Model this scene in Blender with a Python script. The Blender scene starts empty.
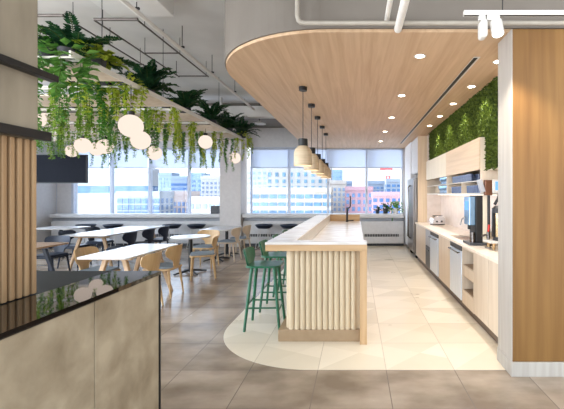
import bpy, bmesh, math, random
from mathutils import Vector, Matrix
S = bpy.context.scene
COL = S.collection
PI = math.pi
rnd = random.Random(7)

# ------------------------------------------------------------------ materials
def lin(c):
    return tuple(((v/255.0)/12.92 if v/255.0 <= 0.04045 else ((v/255.0+0.055)/1.055)**2.4) for v in c) + (1.0,)

def base_mat(name):
    m = bpy.data.materials.new(name); m.use_nodes = True
    nt = m.node_tree
    return m, nt, nt.nodes['Principled BSDF']

def noisy(name, c1, c2, scale=(4, 4, 4), nscale=3.0, detail=5, rough=0.6, spec=0.4, bump=0.0, metal=0.0, lo=0.35, hi=0.65, bscale=None, coat=0.0, world=False, distort=0.0):
    m, nt, b = base_mat(name)
    N, L = nt.nodes, nt.links
    tc = N.new('ShaderNodeTexCoord'); mp = N.new('ShaderNodeMapping')
    mp.inputs['Scale'].default_value = scale
    if world:
        g = N.new('ShaderNodeNewGeometry'); L.new(g.outputs['Position'], mp.inputs['Vector'])
    else:
        L.new(tc.outputs['Object'], mp.inputs['Vector'])
    n = N.new('ShaderNodeTexNoise'); n.inputs['Scale'].default_value = nscale; n.inputs['Detail'].default_value = detail
    n.inputs['Distortion'].default_value = distort
    L.new(mp.outputs['Vector'], n.inputs['Vector'])
    r = N.new('ShaderNodeValToRGB')
    r.color_ramp.elements[0].position = lo; r.color_ramp.elements[0].color = lin(c1)
    r.color_ramp.elements[1].position = hi; r.color_ramp.elements[1].color = lin(c2)
    L.new(n.outputs['Fac'], r.inputs['Fac']); L.new(r.outputs['Color'], b.inputs['Base Color'])
    b.inputs['Roughness'].default_value = rough; b.inputs['Metallic'].default_value = metal
    b.inputs['Specular IOR Level'].default_value = spec
    b.inputs['Coat Weight'].default_value = coat
    if bump:
        bp = N.new('ShaderNodeBump'); bp.inputs['Strength'].default_value = bump; bp.inputs['Distance'].default_value = 0.01
        if bscale:
            n2 = N.new('ShaderNodeTexNoise'); n2.inputs['Scale'].default_value = bscale; n2.inputs['Detail'].default_value = 6
            L.new(mp.outputs['Vector'], n2.inputs['Vector']); L.new(n2.outputs['Fac'], bp.inputs['Height'])
        else:
            L.new(n.outputs['Fac'], bp.inputs['Height'])
        L.new(bp.outputs['Normal'], b.inputs['Normal'])
    return m

def plain(name, c, rough=0.5, metal=0.0, spec=0.5, var=6):
    c2 = tuple(min(255, v+var) for v in c); c1 = tuple(max(0, v-var) for v in c)
    return noisy(name, c1, c2, (6, 6, 6), 2.0, 3, rough, spec, 0, metal)

def emit(name, c, s):
    m = bpy.data.materials.new(name); m.use_nodes = True
    nt = m.node_tree; nt.nodes.clear()
    e = nt.nodes.new('ShaderNodeEmission'); e.inputs['Color'].default_value = lin(c); e.inputs['Strength'].default_value = s
    o = nt.nodes.new('ShaderNodeOutputMaterial'); nt.links.new(e.outputs[0], o.inputs[0])
    return m

def thin_glass(name, tint=(236, 240, 246), refl=0.02):
    m = bpy.data.materials.new(name); m.use_nodes = True
    nt = m.node_tree; nt.nodes.clear(); N, L = nt.nodes, nt.links
    t = N.new('ShaderNodeBsdfTransparent'); t.inputs['Color'].default_value = lin(tint)
    g = N.new('ShaderNodeBsdfGlossy'); g.inputs['Roughness'].default_value = 0.02
    mx = N.new('ShaderNodeMixShader'); mx.inputs[0].default_value = refl
    o = N.new('ShaderNodeOutputMaterial')
    L.new(t.outputs[0], mx.inputs[1]); L.new(g.outputs[0], mx.inputs[2]); L.new(mx.outputs[0], o.inputs[0])
    return m

def blind_mat(name):
    m = bpy.data.materials.new(name); m.use_nodes = True
    nt = m.node_tree; nt.nodes.clear(); N, L = nt.nodes, nt.links
    t = N.new('ShaderNodeBsdfTransparent'); t.inputs['Color'].default_value = lin((240, 244, 250))
    d = N.new('ShaderNodeBsdfTranslucent'); d.inputs['Color'].default_value = lin((214, 219, 228))
    f = N.new('ShaderNodeBsdfDiffuse'); f.inputs['Color'].default_value = lin((212, 216, 224))
    m1 = N.new('ShaderNodeMixShader'); m1.inputs[0].default_value = 0.35
    m2 = N.new('ShaderNodeMixShader'); m2.inputs[0].default_value = 0.24
    o = N.new('ShaderNodeOutputMaterial')
    L.new(d.outputs[0], m1.inputs[1]); L.new(f.outputs[0], m1.inputs[2])
    L.new(m1.outputs[0], m2.inputs[1]); L.new(t.outputs[0], m2.inputs[2]); L.new(m2.outputs[0], o.inputs[0])
    return m

def leaf_mat(name, c1, c2, rough=0.5, sc=9.0):
    m, nt, b = base_mat(name)
    N, L = nt.nodes, nt.links
    tc = N.new('ShaderNodeTexCoord')
    n = N.new('ShaderNodeTexNoise'); n.inputs['Scale'].default_value = sc; n.inputs['Detail'].default_value = 3
    L.new(tc.outputs['Object'], n.inputs['Vector'])
    r = N.new('ShaderNodeValToRGB')
    r.color_ramp.elements[0].position = 0.36; r.color_ramp.elements[0].color = lin(c1)
    r.color_ramp.elements[1].position = 0.64; r.color_ramp.elements[1].color = lin(c2)
    L.new(n.outputs['Fac'], r.inputs['Fac']); L.new(r.outputs['Color'], b.inputs['Base Color'])
    b.inputs['Roughness'].default_value = rough; b.inputs['Specular IOR Level'].default_value = 0.3
    tr = N.new('ShaderNodeBsdfTranslucent'); L.new(r.outputs['Color'], tr.inputs['Color'])
    mx = N.new('ShaderNodeMixShader'); mx.inputs[0].default_value = 0.3
    L.new(b.outputs[0], mx.inputs[1]); L.new(tr.outputs[0], mx.inputs[2])
    L.new(mx.outputs[0], N['Material Output'].inputs[0])
    return m

def wood(name, c1, c2, axis='z', rough=0.45, fine=1.0, spec=0.35, world=False):
    s = {'x': (0.7, 14, 14), 'y': (14, 0.7, 14), 'z': (14, 14, 0.7)}[axis]
    return noisy(name, c1, c2, tuple(v*fine for v in s), 1.6, 6, rough, spec, 0.03, 0, 0.3, 0.7, world=world, distort=0.6)

def mth(N, L, op, a, b=None, c=None):
    n = N.new('ShaderNodeMath'); n.operation = op
    for i, v in enumerate((a, b, c)):
        if v is None: continue
        if isinstance(v, (int, float)): n.inputs[i].default_value = v
        else: L.new(v, n.inputs[i])
    return n.outputs[0]

def floor_mat(name, tones, grout, rough, tri=False, ox=0.27, oy=3.36, sz=0.61):
    """large square tiles in world space, each with its own tone; tri adds facets of slightly different tone inside a tile"""
    m, nt, b = base_mat(name); N, L = nt.nodes, nt.links
    g = N.new('ShaderNodeNewGeometry'); sp = N.new('ShaderNodeSeparateXYZ'); L.new(g.outputs['Position'], sp.inputs[0])
    u = mth(N, L, 'DIVIDE', mth(N, L, 'SUBTRACT', sp.outputs[0], ox-61*sz), sz)
    v = mth(N, L, 'DIVIDE', mth(N, L, 'SUBTRACT', sp.outputs[1], oy-61*sz), sz)
    fu, fv = mth(N, L, 'FRACT', u), mth(N, L, 'FRACT', v)
    iu, iv = mth(N, L, 'FLOOR', u), mth(N, L, 'FLOOR', v)
    cx = N.new('ShaderNodeCombineXYZ'); L.new(iu, cx.inputs[0]); L.new(iv, cx.inputs[1])
    if tri:
        ch = N.new('ShaderNodeTexWhiteNoise'); ch.noise_dimensions = '2D'; L.new(cx.outputs[0], ch.inputs['Vector'])
        flip = mth(N, L, 'GREATER_THAN', ch.outputs['Value'], 0.5)
        a1 = mth(N, L, 'GREATER_THAN', fu, fv)
        a2 = mth(N, L, 'GREATER_THAN', mth(N, L, 'ADD', fu, fv), 1.0)
        side = mth(N, L, 'ADD', mth(N, L, 'MULTIPLY', flip, a1), mth(N, L, 'MULTIPLY', mth(N, L, 'SUBTRACT', 1.0, flip), a2))
        s2 = mth(N, L, 'GREATER_THAN', mth(N, L, 'ADD', mth(N, L, 'MULTIPLY', fu, 0.5), fv), 0.9)
        L.new(mth(N, L, 'ADD', side, mth(N, L, 'MULTIPLY', s2, 3.0)), cx.inputs[2])
    w = N.new('ShaderNodeTexWhiteNoise'); w.noise_dimensions = '3D'; L.new(cx.outputs[0], w.inputs['Vector'])
    n = N.new('ShaderNodeTexNoise'); n.inputs['Scale'].default_value = 1.7; n.inputs['Detail'].default_value = 7
    mp = N.new('ShaderNodeMapping'); L.new(g.outputs['Position'], mp.inputs['Vector'])
    mp.inputs['Scale'].default_value = (1.0, 1.6, 1.0)
    L.new(mp.outputs[0], n.inputs['Vector'])
    wt = 0.75 if tri else 0.28
    f = mth(N, L, 'ADD', mth(N, L, 'MULTIPLY', w.outputs['Value'], wt), mth(N, L, 'MULTIPLY', mth(N, L, 'MULTIPLY_ADD', n.outputs['Fac'], 2.6, -0.8), 1-wt))
    r = N.new('ShaderNodeValToRGB')
    r.color_ramp.elements[0].position = 0.1; r.color_ramp.elements[0].color = lin(tones[0])
    r.color_ramp.elements[1].position = 0.9; r.color_ramp.elements[1].color = lin(tones[1])
    L.new(f, r.inputs['Fac'])
    e = 0.0055
    gl = mth(N, L, 'MAXIMUM', mth(N, L, 'MAXIMUM', mth(N, L, 'LESS_THAN', fu, e), mth(N, L, 'GREATER_THAN', fu, 1-e)),
             mth(N, L, 'MAXIMUM', mth(N, L, 'LESS_THAN', fv, e), mth(N, L, 'GREATER_THAN', fv, 1-e)))
    mx = N.new('ShaderNodeMixRGB'); L.new(gl, mx.inputs[0]); L.new(r.outputs[0], mx.inputs[1]); mx.inputs[2].default_value = lin(grout)
    L.new(mx.outputs[0], b.inputs['Base Color'])
    rr = mth(N, L, 'MULTIPLY_ADD', n.outputs['Fac'], 0.16, rough-0.08)
    L.new(rr, b.inputs['Roughness']); b.inputs['Specular IOR Level'].default_value = 0.5
    return m

M = {}
M['floor'] = floor_mat('stone_tile', ((118, 102, 86), (174, 157, 138)), (112, 100, 90), 0.24)
M['cream'] = floor_mat('cream_tile', ((206, 193, 170), (226, 214, 194)), (182, 166, 144), 0.30, tri=True)
M['ceil'] = noisy('painted_concrete', (204, 201, 197), (218, 215, 211), (1, 1, 1), 1.3, 4, 0.8, 0.2, world=True)
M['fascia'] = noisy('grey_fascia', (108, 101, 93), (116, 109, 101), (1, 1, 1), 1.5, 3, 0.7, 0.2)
M['soffit'] = wood('soffit_wood', (180, 148, 116), (200, 170, 138), 'y', 0.5, 0.75, 0.3)
M['panelwood'] = wood('oak_panel', (104, 72, 36), (126, 92, 50), 'z', 0.45, 0.5)
M['laminate'] = noisy('pale_laminate', (200, 193, 183), (212, 206, 197), (14, 14, 0.8), 2, 4, 0.5, 0.3)
M['endlam'] = noisy('grey_laminate', (160, 153, 144), (170, 163, 154), (14, 14, 0.8), 2, 4, 0.5, 0.3)
M['wallwhite'] = plain('white_paint', (214, 212, 212), 0.7, 0, 0.2, 3)
M['wallgrey'] = plain('pier_paint', (212, 206, 202), 0.7, 0, 0.2, 3)
M['convector'] = plain('convector_enamel', (206, 204, 203), 0.45, 0, 0.4, 3)
M['concrete'] = noisy('board_concrete', (138, 123, 100), (182, 167, 142), (1, 1, 1), 5.0, 12, 0.75, 0.25, 0.6, 0, 0.3, 0.7, 11, distort=0.25)
M['column'] = noisy('column_concrete', (134, 124, 107), (166, 154, 134), (2.6, 2.6, 0.8), 2.2, 7, 0.8, 0.25, 0.15, 0, 0.3, 0.7)
M['slat'] = wood('slat_wood', (156, 124, 90), (184, 152, 114), 'z', 0.45)
M['black'] = plain('black_metal', (30, 29, 29), 0.45, 0.0, 0.4, 3)
M['gloss'] = plain('black_glass', (8, 9, 10), 0.03, 0.0, 0.9, 1)
M['matte'] = plain('matte_black', (20, 19, 18), 0.6, 0, 0.25, 2)
M['stone'] = noisy('white_quartz', (200, 193, 186), (220, 214, 208), (2, 5, 2), 2, 6, 0.22, 0.5)
M['flute'] = plain('cream_flute', (198, 179, 150), 0.5, 0, 0.3, 1)
M['islandwood'] = wood('island_oak', (176, 142, 102), (194, 162, 124), 'x', 0.45)
M['islandwoodz'] = wood('island_oak_upright', (176, 142, 102), (194, 162, 124), 'z', 0.45)
M['plinth'] = plain('plinth_laminate', (154, 130, 102), 0.5, 0, 0.3, 4)
M['green'] = plain('green_stain', (26, 88, 60), 0.35, 0, 0.5, 5)
M['chairwood'] = wood('chair_beech', (190, 154, 108), (210, 176, 132), 'z', 0.4)
M['palechair'] = wood('chair_ash', (208, 188, 162), (224, 206, 184), 'z', 0.4)
M['pad'] = noisy('grey_blue_fabric', (128, 140, 150), (150, 161, 170), (60, 60, 60), 3, 3, 0.9, 0.1)
M['navy'] = plain('navy_stain', (30, 38, 56), 0.4, 0, 0.4, 4)
M['whitetop'] = plain('white_laminate', (198, 193, 188), 0.25, 0, 0.5, 3)
M['browntop'] = wood('brown_tabletop', (158, 128, 100), (182, 150, 120), 'x', 0.4)
M['tablewood'] = wood('table_leg_wood', (186, 152, 116), (206, 174, 140), 'z', 0.45)
M['steel'] = noisy('brushed_steel', (128, 124, 122), (152, 150, 150), (40, 40, 1), 2, 3, 0.28, 0.5, 0, 0.9)
M['palesteel'] = noisy('pale_steel', (198, 210, 224), (216, 226, 238), (40, 40, 1), 2, 3, 0.3, 0.6, 0, 0.25)
M['steelh'] = noisy('handle_steel', (110, 106, 104), (130, 126, 124), (4, 4, 4), 2, 3, 0.25, 0.5, 0, 1.0)
M['midgrey'] = plain('mid_grey', (160, 162, 168), 0.45, 0, 0.4, 4)
M['pipegrey'] = plain('pipe_grey', (158, 150, 138), 0.45, 0, 0.4, 4)
M['chrome'] = plain('chrome', (215, 216, 218), 0.08, 1.0, 0.5, 3)
M['darkgrey'] = plain('dark_grey_plastic', (58, 60, 64), 0.4, 0, 0.4, 4)
M['cabinet'] = wood('cabinet_laminate', (198, 181, 160), (212, 197, 178), 'z', 0.4, 0.7)
M['cabinetx'] = wood('upper_door_oak', (190, 165, 138), (208, 185, 158), 'y', 0.45)
M['palecab'] = wood('pale_door', (200, 188, 166), (212, 200, 180), 'z', 0.45)
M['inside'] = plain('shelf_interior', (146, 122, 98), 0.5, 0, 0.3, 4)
M['worktop'] = noisy('beige_quartz', (222, 208, 192), (234, 222, 208), (3, 3, 3), 3, 5, 0.3, 0.45)
M['splash'] = noisy('splash_slab', (216, 200, 188), (228, 214, 204), (3, 3, 3), 2, 5, 0.3, 0.45)
M['toe'] = plain('toe_kick', (96, 78, 64), 0.4, 0, 0.4, 5)
M['moss'] = leaf_mat('moss_leaf', (40, 56, 14), (92, 106, 36), 0.75, 26.0)
M['mossbed'] = plain('moss_bed', (34, 56, 12), 0.9, 0, 0.1, 4)
M['fern'] = leaf_mat('fern_leaf', (16, 50, 30), (38, 84, 46))
M['palm'] = leaf_mat('palm_leaf', (40, 102, 28), (92, 148, 54))
M['vine'] = leaf_mat('vine_leaf', (92, 138, 44), (164, 190, 76))
M['vinedark'] = leaf_mat('ivy_leaf', (62, 114, 48), (116, 160, 72))
M['lime'] = leaf_mat('lime_leaf', (146, 172, 44), (200, 206, 82))
M['stem'] = plain('plant_stem', (74, 92, 44), 0.7, 0, 0.2, 6)
M['pot'] = plain('grey_pot', (64, 64, 68), 0.6, 0, 0.3, 5)
M['tray'] = noisy('tray_board', (206, 188, 168), (220, 204, 186), (6, 6, 6), 2, 4, 0.5, 0.3)
M['trayrail'] = plain('tray_rail', (222, 216, 206), 0.45, 0, 0.4, 4)
M['cable'] = plain('cable_black', (44, 42, 40), 0.5, 0, 0.3, 3)
M['conduit'] = plain('conduit', (92, 84, 78), 0.45, 0.3, 0.4, 5)
M['whitepipe'] = plain('white_pipe', (224, 220, 214), 0.4, 0, 0.4, 3)
M['globe'] = emit('opal_globe', (255, 234, 218), 0.52)
M['bulb'] = emit('warm_bulb', (255, 226, 188), 5.0)
M['lamp'] = emit('downlight_lens', (255, 240, 214), 14.0)
M['spotlens'] = emit('spot_lens', (246, 248, 255), 6.0)
M['strip'] = emit('led_strip', (255, 236, 216), 3.5)
M['pendant'] = noisy('pendant_stoneware', (182, 164, 136), (198, 180, 152), (2, 2, 20), 2, 4, 0.5, 0.3)
M['trimwhite'] = plain('white_trim', (204, 200, 194), 0.45, 0, 0.3, 2)
M['glass'] = thin_glass('window_glass')
M['frame'] = plain('window_aluminium', (196, 202, 214), 0.4, 0.1, 0.4, 4)
M['blind'] = blind_mat('roller_mesh')
M['screen'] = plain('tv_screen', (10, 12, 22), 0.25, 0, 0.05, 2)
M['display'] = emit('lit_display', (110, 160, 220), 0.9)
M['darkglass'] = noisy('tumbler_glaze', (44, 58, 88), (78, 92, 124), (8, 8, 8), 2, 3, 0.2, 0.5)
M['steelglass'] = plain('machine_front', (128, 160, 190), 0.15, 0.5, 0.5, 6)
M['brass'] = plain('brass', (176, 152, 116), 0.25, 1.0, 0.5, 5)
M['copper'] = plain('bronze_panel', (112, 74, 54), 0.35, 0.3, 0.5, 5)
M['red'] = plain('red_plastic', (190, 40, 30), 0.4, 0, 0.4, 4)
M['sinksteel'] = plain('sink_composite', (118, 96, 80), 0.4, 0.2, 0.4, 5)

# ------------------------------------------------------------------ mesh helpers
class MB:
    def __init__(s): s.bm = bmesh.new()
    def box(s, x0, x1, y0, y1, z0, z1):
        v = [s.bm.verts.new((x, y, z)) for x in (x0, x1) for y in (y0, y1) for z in (z0, z1)]
        for f in ((0, 1, 3, 2), (4, 6, 7, 5), (0, 4, 5, 1), (2, 3, 7, 6), (0, 2, 6, 4), (1, 5, 7, 3)):
            s.bm.faces.new([v[i] for i in f])
        return s
    def rbox(s, x0, x1, y0, y1, z0, z1, r=0.005, seg=2):
        b = bmesh.new(); t = MB(); t.bm.free(); t.bm = b; t.box(x0, x1, y0, y1, z0, z1)
        bmesh.ops.bevel(b, geom=list(b.edges), offset=r, segments=seg, affect='EDGES', profile=0.5)
        s.merge(b); return s
    def merge(s, b, mat=None):
        if mat is not None: bmesh.ops.transform(b, matrix=mat, verts=b.verts)
        me = bpy.data.meshes.new('tmp'); b.to_mesh(me); b.free(); s.bm.from_mesh(me); bpy.data.meshes.remove(me)
        return s
    def bar(s, a, b, r0, r1=None, seg=10):
        a, b = Vector(a), Vector(b); r1 = r0 if r1 is None else r1
        d = (b-a).normalized(); u = d.orthogonal().normalized(); w = d.cross(u)
        rings = []
        for p, r in ((a, r0), (b, r1)):
            rings.append([s.bm.verts.new(p + u*math.cos(2*PI*i/seg)*r + w*math.sin(2*PI*i/seg)*r) for i in range(seg)])
        for i in range(seg):
            j = (i+1) % seg
            s.bm.faces.new((rings[0][i], rings[0][j], rings[1][j], rings[1][i]))
        s.bm.faces.new(rings[0][::-1]); s.bm.faces.new(rings[1])
        return s
    def tube(s, pts, r, seg=8):
        pts = [Vector(p) for p in pts]; rings = []
        u = None
        for k, p in enumerate(pts):
            d = (pts[min(k+1, len(pts)-1)] - pts[max(k-1, 0)]).normalized()
            if u is None: u = d.orthogonal().normalized()
            u = (u - d*u.dot(d)).normalized(); w = d.cross(u)
            rr = r[k] if isinstance(r, (list, tuple)) else r
            rings.append([s.bm.verts.new(p + u*math.cos(2*PI*i/seg)*rr + w*math.sin(2*PI*i/seg)*rr) for i in range(seg)])
        for k in range(len(rings)-1):
            for i in range(seg):
                j = (i+1) % seg
                s.bm.faces.new((rings[k][i], rings[k][j], rings[k+1][j], rings[k+1][i]))
        s.bm.faces.new(rings[0][::-1]); s.bm.faces.new(rings[-1])
        return s
    def lathe(s, prof, seg=24, c=(0, 0, 0), cap=False):
        rings = []
        for r, z in prof:
            rings.append([s.bm.verts.new((c[0]+max(r, 1e-4)*math.cos(2*PI*i/seg), c[1]+max(r, 1e-4)*math.sin(2*PI*i/seg), c[2]+z)) for i in range(seg)])
        for k in range(len(rings)-1):
            for i in range(seg):
                j = (i+1) % seg
                s.bm.faces.new((rings[k][i], rings[k][j], rings[k+1][j], rings[k+1][i]))
        if cap:
            s.bm.faces.new(rings[0][::-1]); s.bm.faces.new(rings[-1])
        return s
    def prism(s, poly, z0, z1):
        a = [s.bm.verts.new((x, y, z0)) for x, y in poly]; b = [s.bm.verts.new((x, y, z1)) for x, y in poly]
        n = len(poly)
        s.bm.faces.new(a[::-1]); s.bm.faces.new(b)
        for i in range(n):
            j = (i+1) % n
            s.bm.faces.new((a[i], a[j], b[j], b[i]))
        return s
    def quad(s, *p):
        s.bm.faces.new([s.bm.verts.new(q) for q in p]); return s
    def build(s, name, mat, parent=None, smooth=False, bevel=0, seg=2):
        bmesh.ops.recalc_face_normals(s.bm, faces=s.bm.faces)
        me = bpy.data.meshes.new(name); s.bm.to_mesh(me); s.bm.free()
        me.materials.append(M[mat] if isinstance(mat, str) else mat)
        o = bpy.data.objects.new(name, me); COL.objects.link(o)
        if parent: o.parent = parent
        if smooth:
            for p in me.polygons: p.use_smooth = True
            md = o.modifiers.new('edges', 'EDGE_SPLIT'); md.split_angle = math.radians(40)
        if bevel:
            md = o.modifiers.new('bevel', 'BEVEL'); md.width = bevel; md.segments = seg; md.limit_method = 'ANGLE'; md.angle_limit = math.radians(40)
        return o

def tag(o, label=None, cat=None, group=None, kind=None):
    if label: o['label'] = label
    if cat: o['category'] = cat
    if group: o['group'] = group
    if kind: o['kind'] = kind
    return o
def thing(name, label, cat, loc=(0, 0, 0), rz=0, group=None):
    o = bpy.data.objects.new(name, None); COL.objects.link(o); o.location = loc; o.rotation_euler = (0, 0, rz)
    o.empty_display_size = 0.1
    return tag(o, label, cat, group)
def struct(o): o['kind'] = 'structure'; return o
def sroot(name, loc=(0, 0, 0)):
    o = bpy.data.objects.new(name, None); COL.objects.link(o); o.location = loc; o['kind'] = 'structure'; return o
def copy_tree(o, parent=None):
    c = o.copy(); COL.objects.link(c)
    if parent: c.parent = parent
    for ch in list(o.children): copy_tree(ch, c)
    return c
def place(proto, used, loc, rz, label, group=None):
    o = proto if not used else copy_tree(proto)
    o.location = loc; o.rotation_euler = (0, 0, rz); o['label'] = label
    if group: o['group'] = group
    return o
def spot(parent, loc, energy, color, size=1.6, blend=0.6, radius=0.04, aim=None):
    l = bpy.data.lights.new('spot_light', 'SPOT'); l.energy = energy; l.color = color; l.spot_size = size; l.spot_blend = blend; l.shadow_soft_size = radius
    o = bpy.data.objects.new('light_source', l); COL.objects.link(o); o.parent = parent; o.location = loc
    if aim: o.rotation_euler = Vector(aim).to_track_quat('-Z', 'Y').to_euler()
    return o
def point(parent, loc, energy, color, radius=0.05):
    l = bpy.data.lights.new('bulb_light', 'POINT'); l.energy = energy; l.color = color; l.shadow_soft_size = radius
    o = bpy.data.objects.new('light_source', l); COL.objects.link(o); o.parent = parent; o.location = loc
    return o

# ------------------------------------------------------------------ camera (24 mm shift lens, eye height 1.57 m)
F, VX, VY, H = 376.0, 356.0, 194.5, 1.57
cam = bpy.data.cameras.new('camera'); co = bpy.data.objects.new('camera', cam); COL.objects.link(co)
co.location = (0, 0, H); co.rotation_euler = (PI/2, 0, 0)
cam.sensor_width = 36; cam.lens = F/564*36; cam.shift_x = (282-VX)/564; cam.shift_y = (VY-204.5)/564
cam.clip_end = 500; cam.clip_start = 0.05
S.camera = co
def P(px, py, d): return Vector(((px-VX)*d/F, d, H+(VY-py)*d/F))

# ------------------------------------------------------------------ room shell
W = 11.8      # window wall depth
CZ = 3.95     # slab
SZ = 3.0      # soffit
struct(MB().box(-9.6, 5.0, 0.0, W+0.3, -0.2, 0).build('floor', 'floor'))
def corner_poly(x0, x1, y0, y1, r, n=24):
    p = [(x1, y1), (x1, y0)]
    for i in range(n+1):
        a = -PI/2 - (PI/2)*i/n
        p.append((x0+r+r*math.cos(a), y0+r+r*math.sin(a)))
    p.append((x0, y1))
    return p
struct(MB().prism(corner_poly(-1.52, 5.0, 3.36, W-0.3, 1.15)[::-1], -0.05, 0.002).build('floor_kitchen', 'cream'))
struct(MB().box(-9.6, 5.0, 0.3, W+0.3, CZ, CZ+0.25).build('ceiling', 'ceil'))
sof = sroot('ceiling_soffit')
cp = corner_poly(-1.53, 5.0, 3.3, W-0.1, 1.3)
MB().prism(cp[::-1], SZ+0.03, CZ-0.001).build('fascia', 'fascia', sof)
MB().prism(corner_poly(-1.515, 5.0, 3.315, W-0.1, 1.29)[::-1], SZ, SZ+0.029).build('soffit_panel', 'soffit', sof)
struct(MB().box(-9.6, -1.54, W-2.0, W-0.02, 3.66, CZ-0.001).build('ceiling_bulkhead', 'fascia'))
# concrete downstand in front of the hanging planter
struct(MB().box(-2.95, -2.2, 0.3, 4.55, 3.72, CZ-0.001).build('ceiling_beam', 'ceil', None, bevel=0.01))
wl = sroot('wall_left')
MB().box(-9.6, -9.4, 10.4, W+0.1, 0, CZ-0.001).build('wall_end', 'wallwhite', wl)
MB().box(-9.6, -9.4, 2.9, 10.399, 0, 0.9).build('spandrel', 'wallwhite', wl)
MB().box(-9.6, -9.4, 2.9, 10.399, 3.06, CZ-0.001).build('upper_wall', 'wallwhite', wl)
for i in range(6):
    y0 = 2.9+1.25*i; w = sroot('window_%d' % (i+10), (-9.5, y0, 0)); fr = MB()
    fr.box(-0.06, 0.06, 0.0005, 0.035, 0.9, 3.06).box(-0.06, 0.06, 1.2145, 1.2485, 0.9, 3.06).box(-0.058, 0.058, 0.0355, 1.214, 2.99, 3.059).box(-0.058, 0.058, 0.0355, 1.214, 0.901, 0.97)
    fr.build('window_frame', 'frame', w)
    MB().box(-0.005, 0.005, 0.03, 1.22, 0.96, 3.0).build('window_pane', 'glass', w)
struct(MB().box(2.05, 2.25, 3.58, W+0.1, 0, SZ).build('wall_right', 'splash'))
# window wall
wb = sroot('wall_back')
MB().box(-9.4, 2.05, W, W+0.25, 0, 0.9).build('spandrel', 'wallwhite', wb)
MB().box(-9.4, 2.05, W, W+0.25, 3.06, CZ-0.001).build('upper_wall', 'wallwhite', wb)
MB().box(1.42, 2.05, W, W+0.25, 0.9, 3.06).build('wall_return', 'wallwhite', wb)
MB().box(-9.4, -8.92, W, W+0.25, 0.9, 3.06).build('wall_return', 'wallwhite', wb)
# pier
pier = struct(MB().box(-4.09, -3.46, W-0.52, W+0.2, 0, 3.66).build('wall_pier', 'wallgrey'))
# windows
xs = lambda px: (px-VX)*W/F
bays = [(56, 72.5), (72.5, 111), (111, 149.5), (149.5, 188.5), (188.5, 221), (250.5, 289), (289, 328), (328, 366.5), (366.5, 403)]
blind_n = ['in the corner by the wall behind the television', 'second from the wall behind the television', 'above the near end of the long trestle table',
           'above the window stools beside the round table', 'against the grey pier, globe lamp side', 'against the grey pier, bar stool side',
           'behind the row of pendant lamps', 'above the tall black faucet', 'above the potted plants on the sill']
for i, (a, b) in enumerate(bays):
    x0, x1 = xs(a), xs(b)
    if i == 4: x1 = -4.1
    w = sroot('window_%d' % (i+1), (0, W-0.004, 0))
    fr = MB()
    fr.box(x0+0.0005, x0+0.035, 0.0, 0.12, 0.9, 3.06); fr.box(x1-0.035, x1-0.0005, 0.0, 0.12, 0.9, 3.06)
    fr.box(x0+0.0355, x1-0.0355, 0.002, 0.12, 2.99, 3.059); fr.box(x0+0.0355, x1-0.0355, 0.002, 0.12, 0.9, 0.97)
    fr.build('window_frame', 'frame', w)
    MB().box(x0+0.03, x1-0.03, 0.055, 0.065, 0.96, 3.0).build('window_pane', 'glass', w)
    bl = thing('roller_blind', 'half lowered grey mesh roller blind ' + blind_n[i], 'blind', ((x0+x1)/2, W-0.05, 0), 0, 'roller blinds on the window wall')
    hw = (x1-x0)/2-0.02
    MB().box(-hw, hw, -0.004, 0.0, 2.42, 2.96).build('blind_fabric', 'blind', bl)
    MB().bar((-hw, -0.0, 2.985), (hw, -0.0, 2.985), 0.028).build('roller_tube', 'frame', bl)
    MB().rbox(-hw, hw, -0.012, 0.008, 2.395, 2.42, 0.004).build('bottom_rail', 'frame', bl)

# convector cabinets under the windows
def convector(x0, x1, label, gr):
    t = thing('window_convector', label, 'radiator cabinet', ((x0+x1)/2, W-0.005, 0))
    h = (x1-x0)/2
    MB().box(-h, h, -0.36, 0, 0.08, 0.76).build('body', 'convector', t, bevel=0.01)
    MB().box(-h, h, -0.28, 0, 0.761, 0.859).build('shadow_gap', 'midgrey', t)
    MB().rbox(-h-0.0, h+0.0, -0.46, 0, 0.86, 0.985, 0.03, 3).build('sill', 'convector', t)
    MB().box(-h, h, -0.30, 0, 0.0, 0.079).build('plinth', 'darkgrey', t)
    for a, b in gr:
        g = MB(); n = int((b-a)/0.05)
        for k in range(n):
            g.box(a+k*0.05, a+k*0.05+0.034, -0.372, -0.3605, 0.29, 0.37)
        g.build('vent_grille', 'darkgrey', t)
convector(-9.28, -4.11, 'long low grey convector cabinet under the windows behind the dining tables', [(-2.2, -1.0), (0.6, 1.8)])
convector(-3.44, -0.74, 'grey convector cabinet under the windows beyond the green stools', [(-1.15, 1.25)])
convector(-0.735, 1.46, 'grey convector cabinet carrying potted plants beyond the island', [(-0.1, 0.95)])

# partition stub on the near right
pt = sroot('wall_partition')
MB().box(1.36, 5.0, 3.262, 3.56, 0, SZ).build('core', 'laminate', pt)
MB().box(1.353, 5.0, 3.25, 3.261, 0.125, SZ).build('oak_cladding', 'panelwood', pt)
MB().box(1.345, 1.3525, 3.25, 3.56, 0.125, SZ).build('end_cladding', 'endlam', pt)
struct(MB().box(1.338, 5.0, 3.235, 3.249, 0, 0.125).box(1.338, 1.349, 3.249, 3.57, 0, 0.125).build('baseboard_right', 'endlam', None, bevel=0.003))

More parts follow.
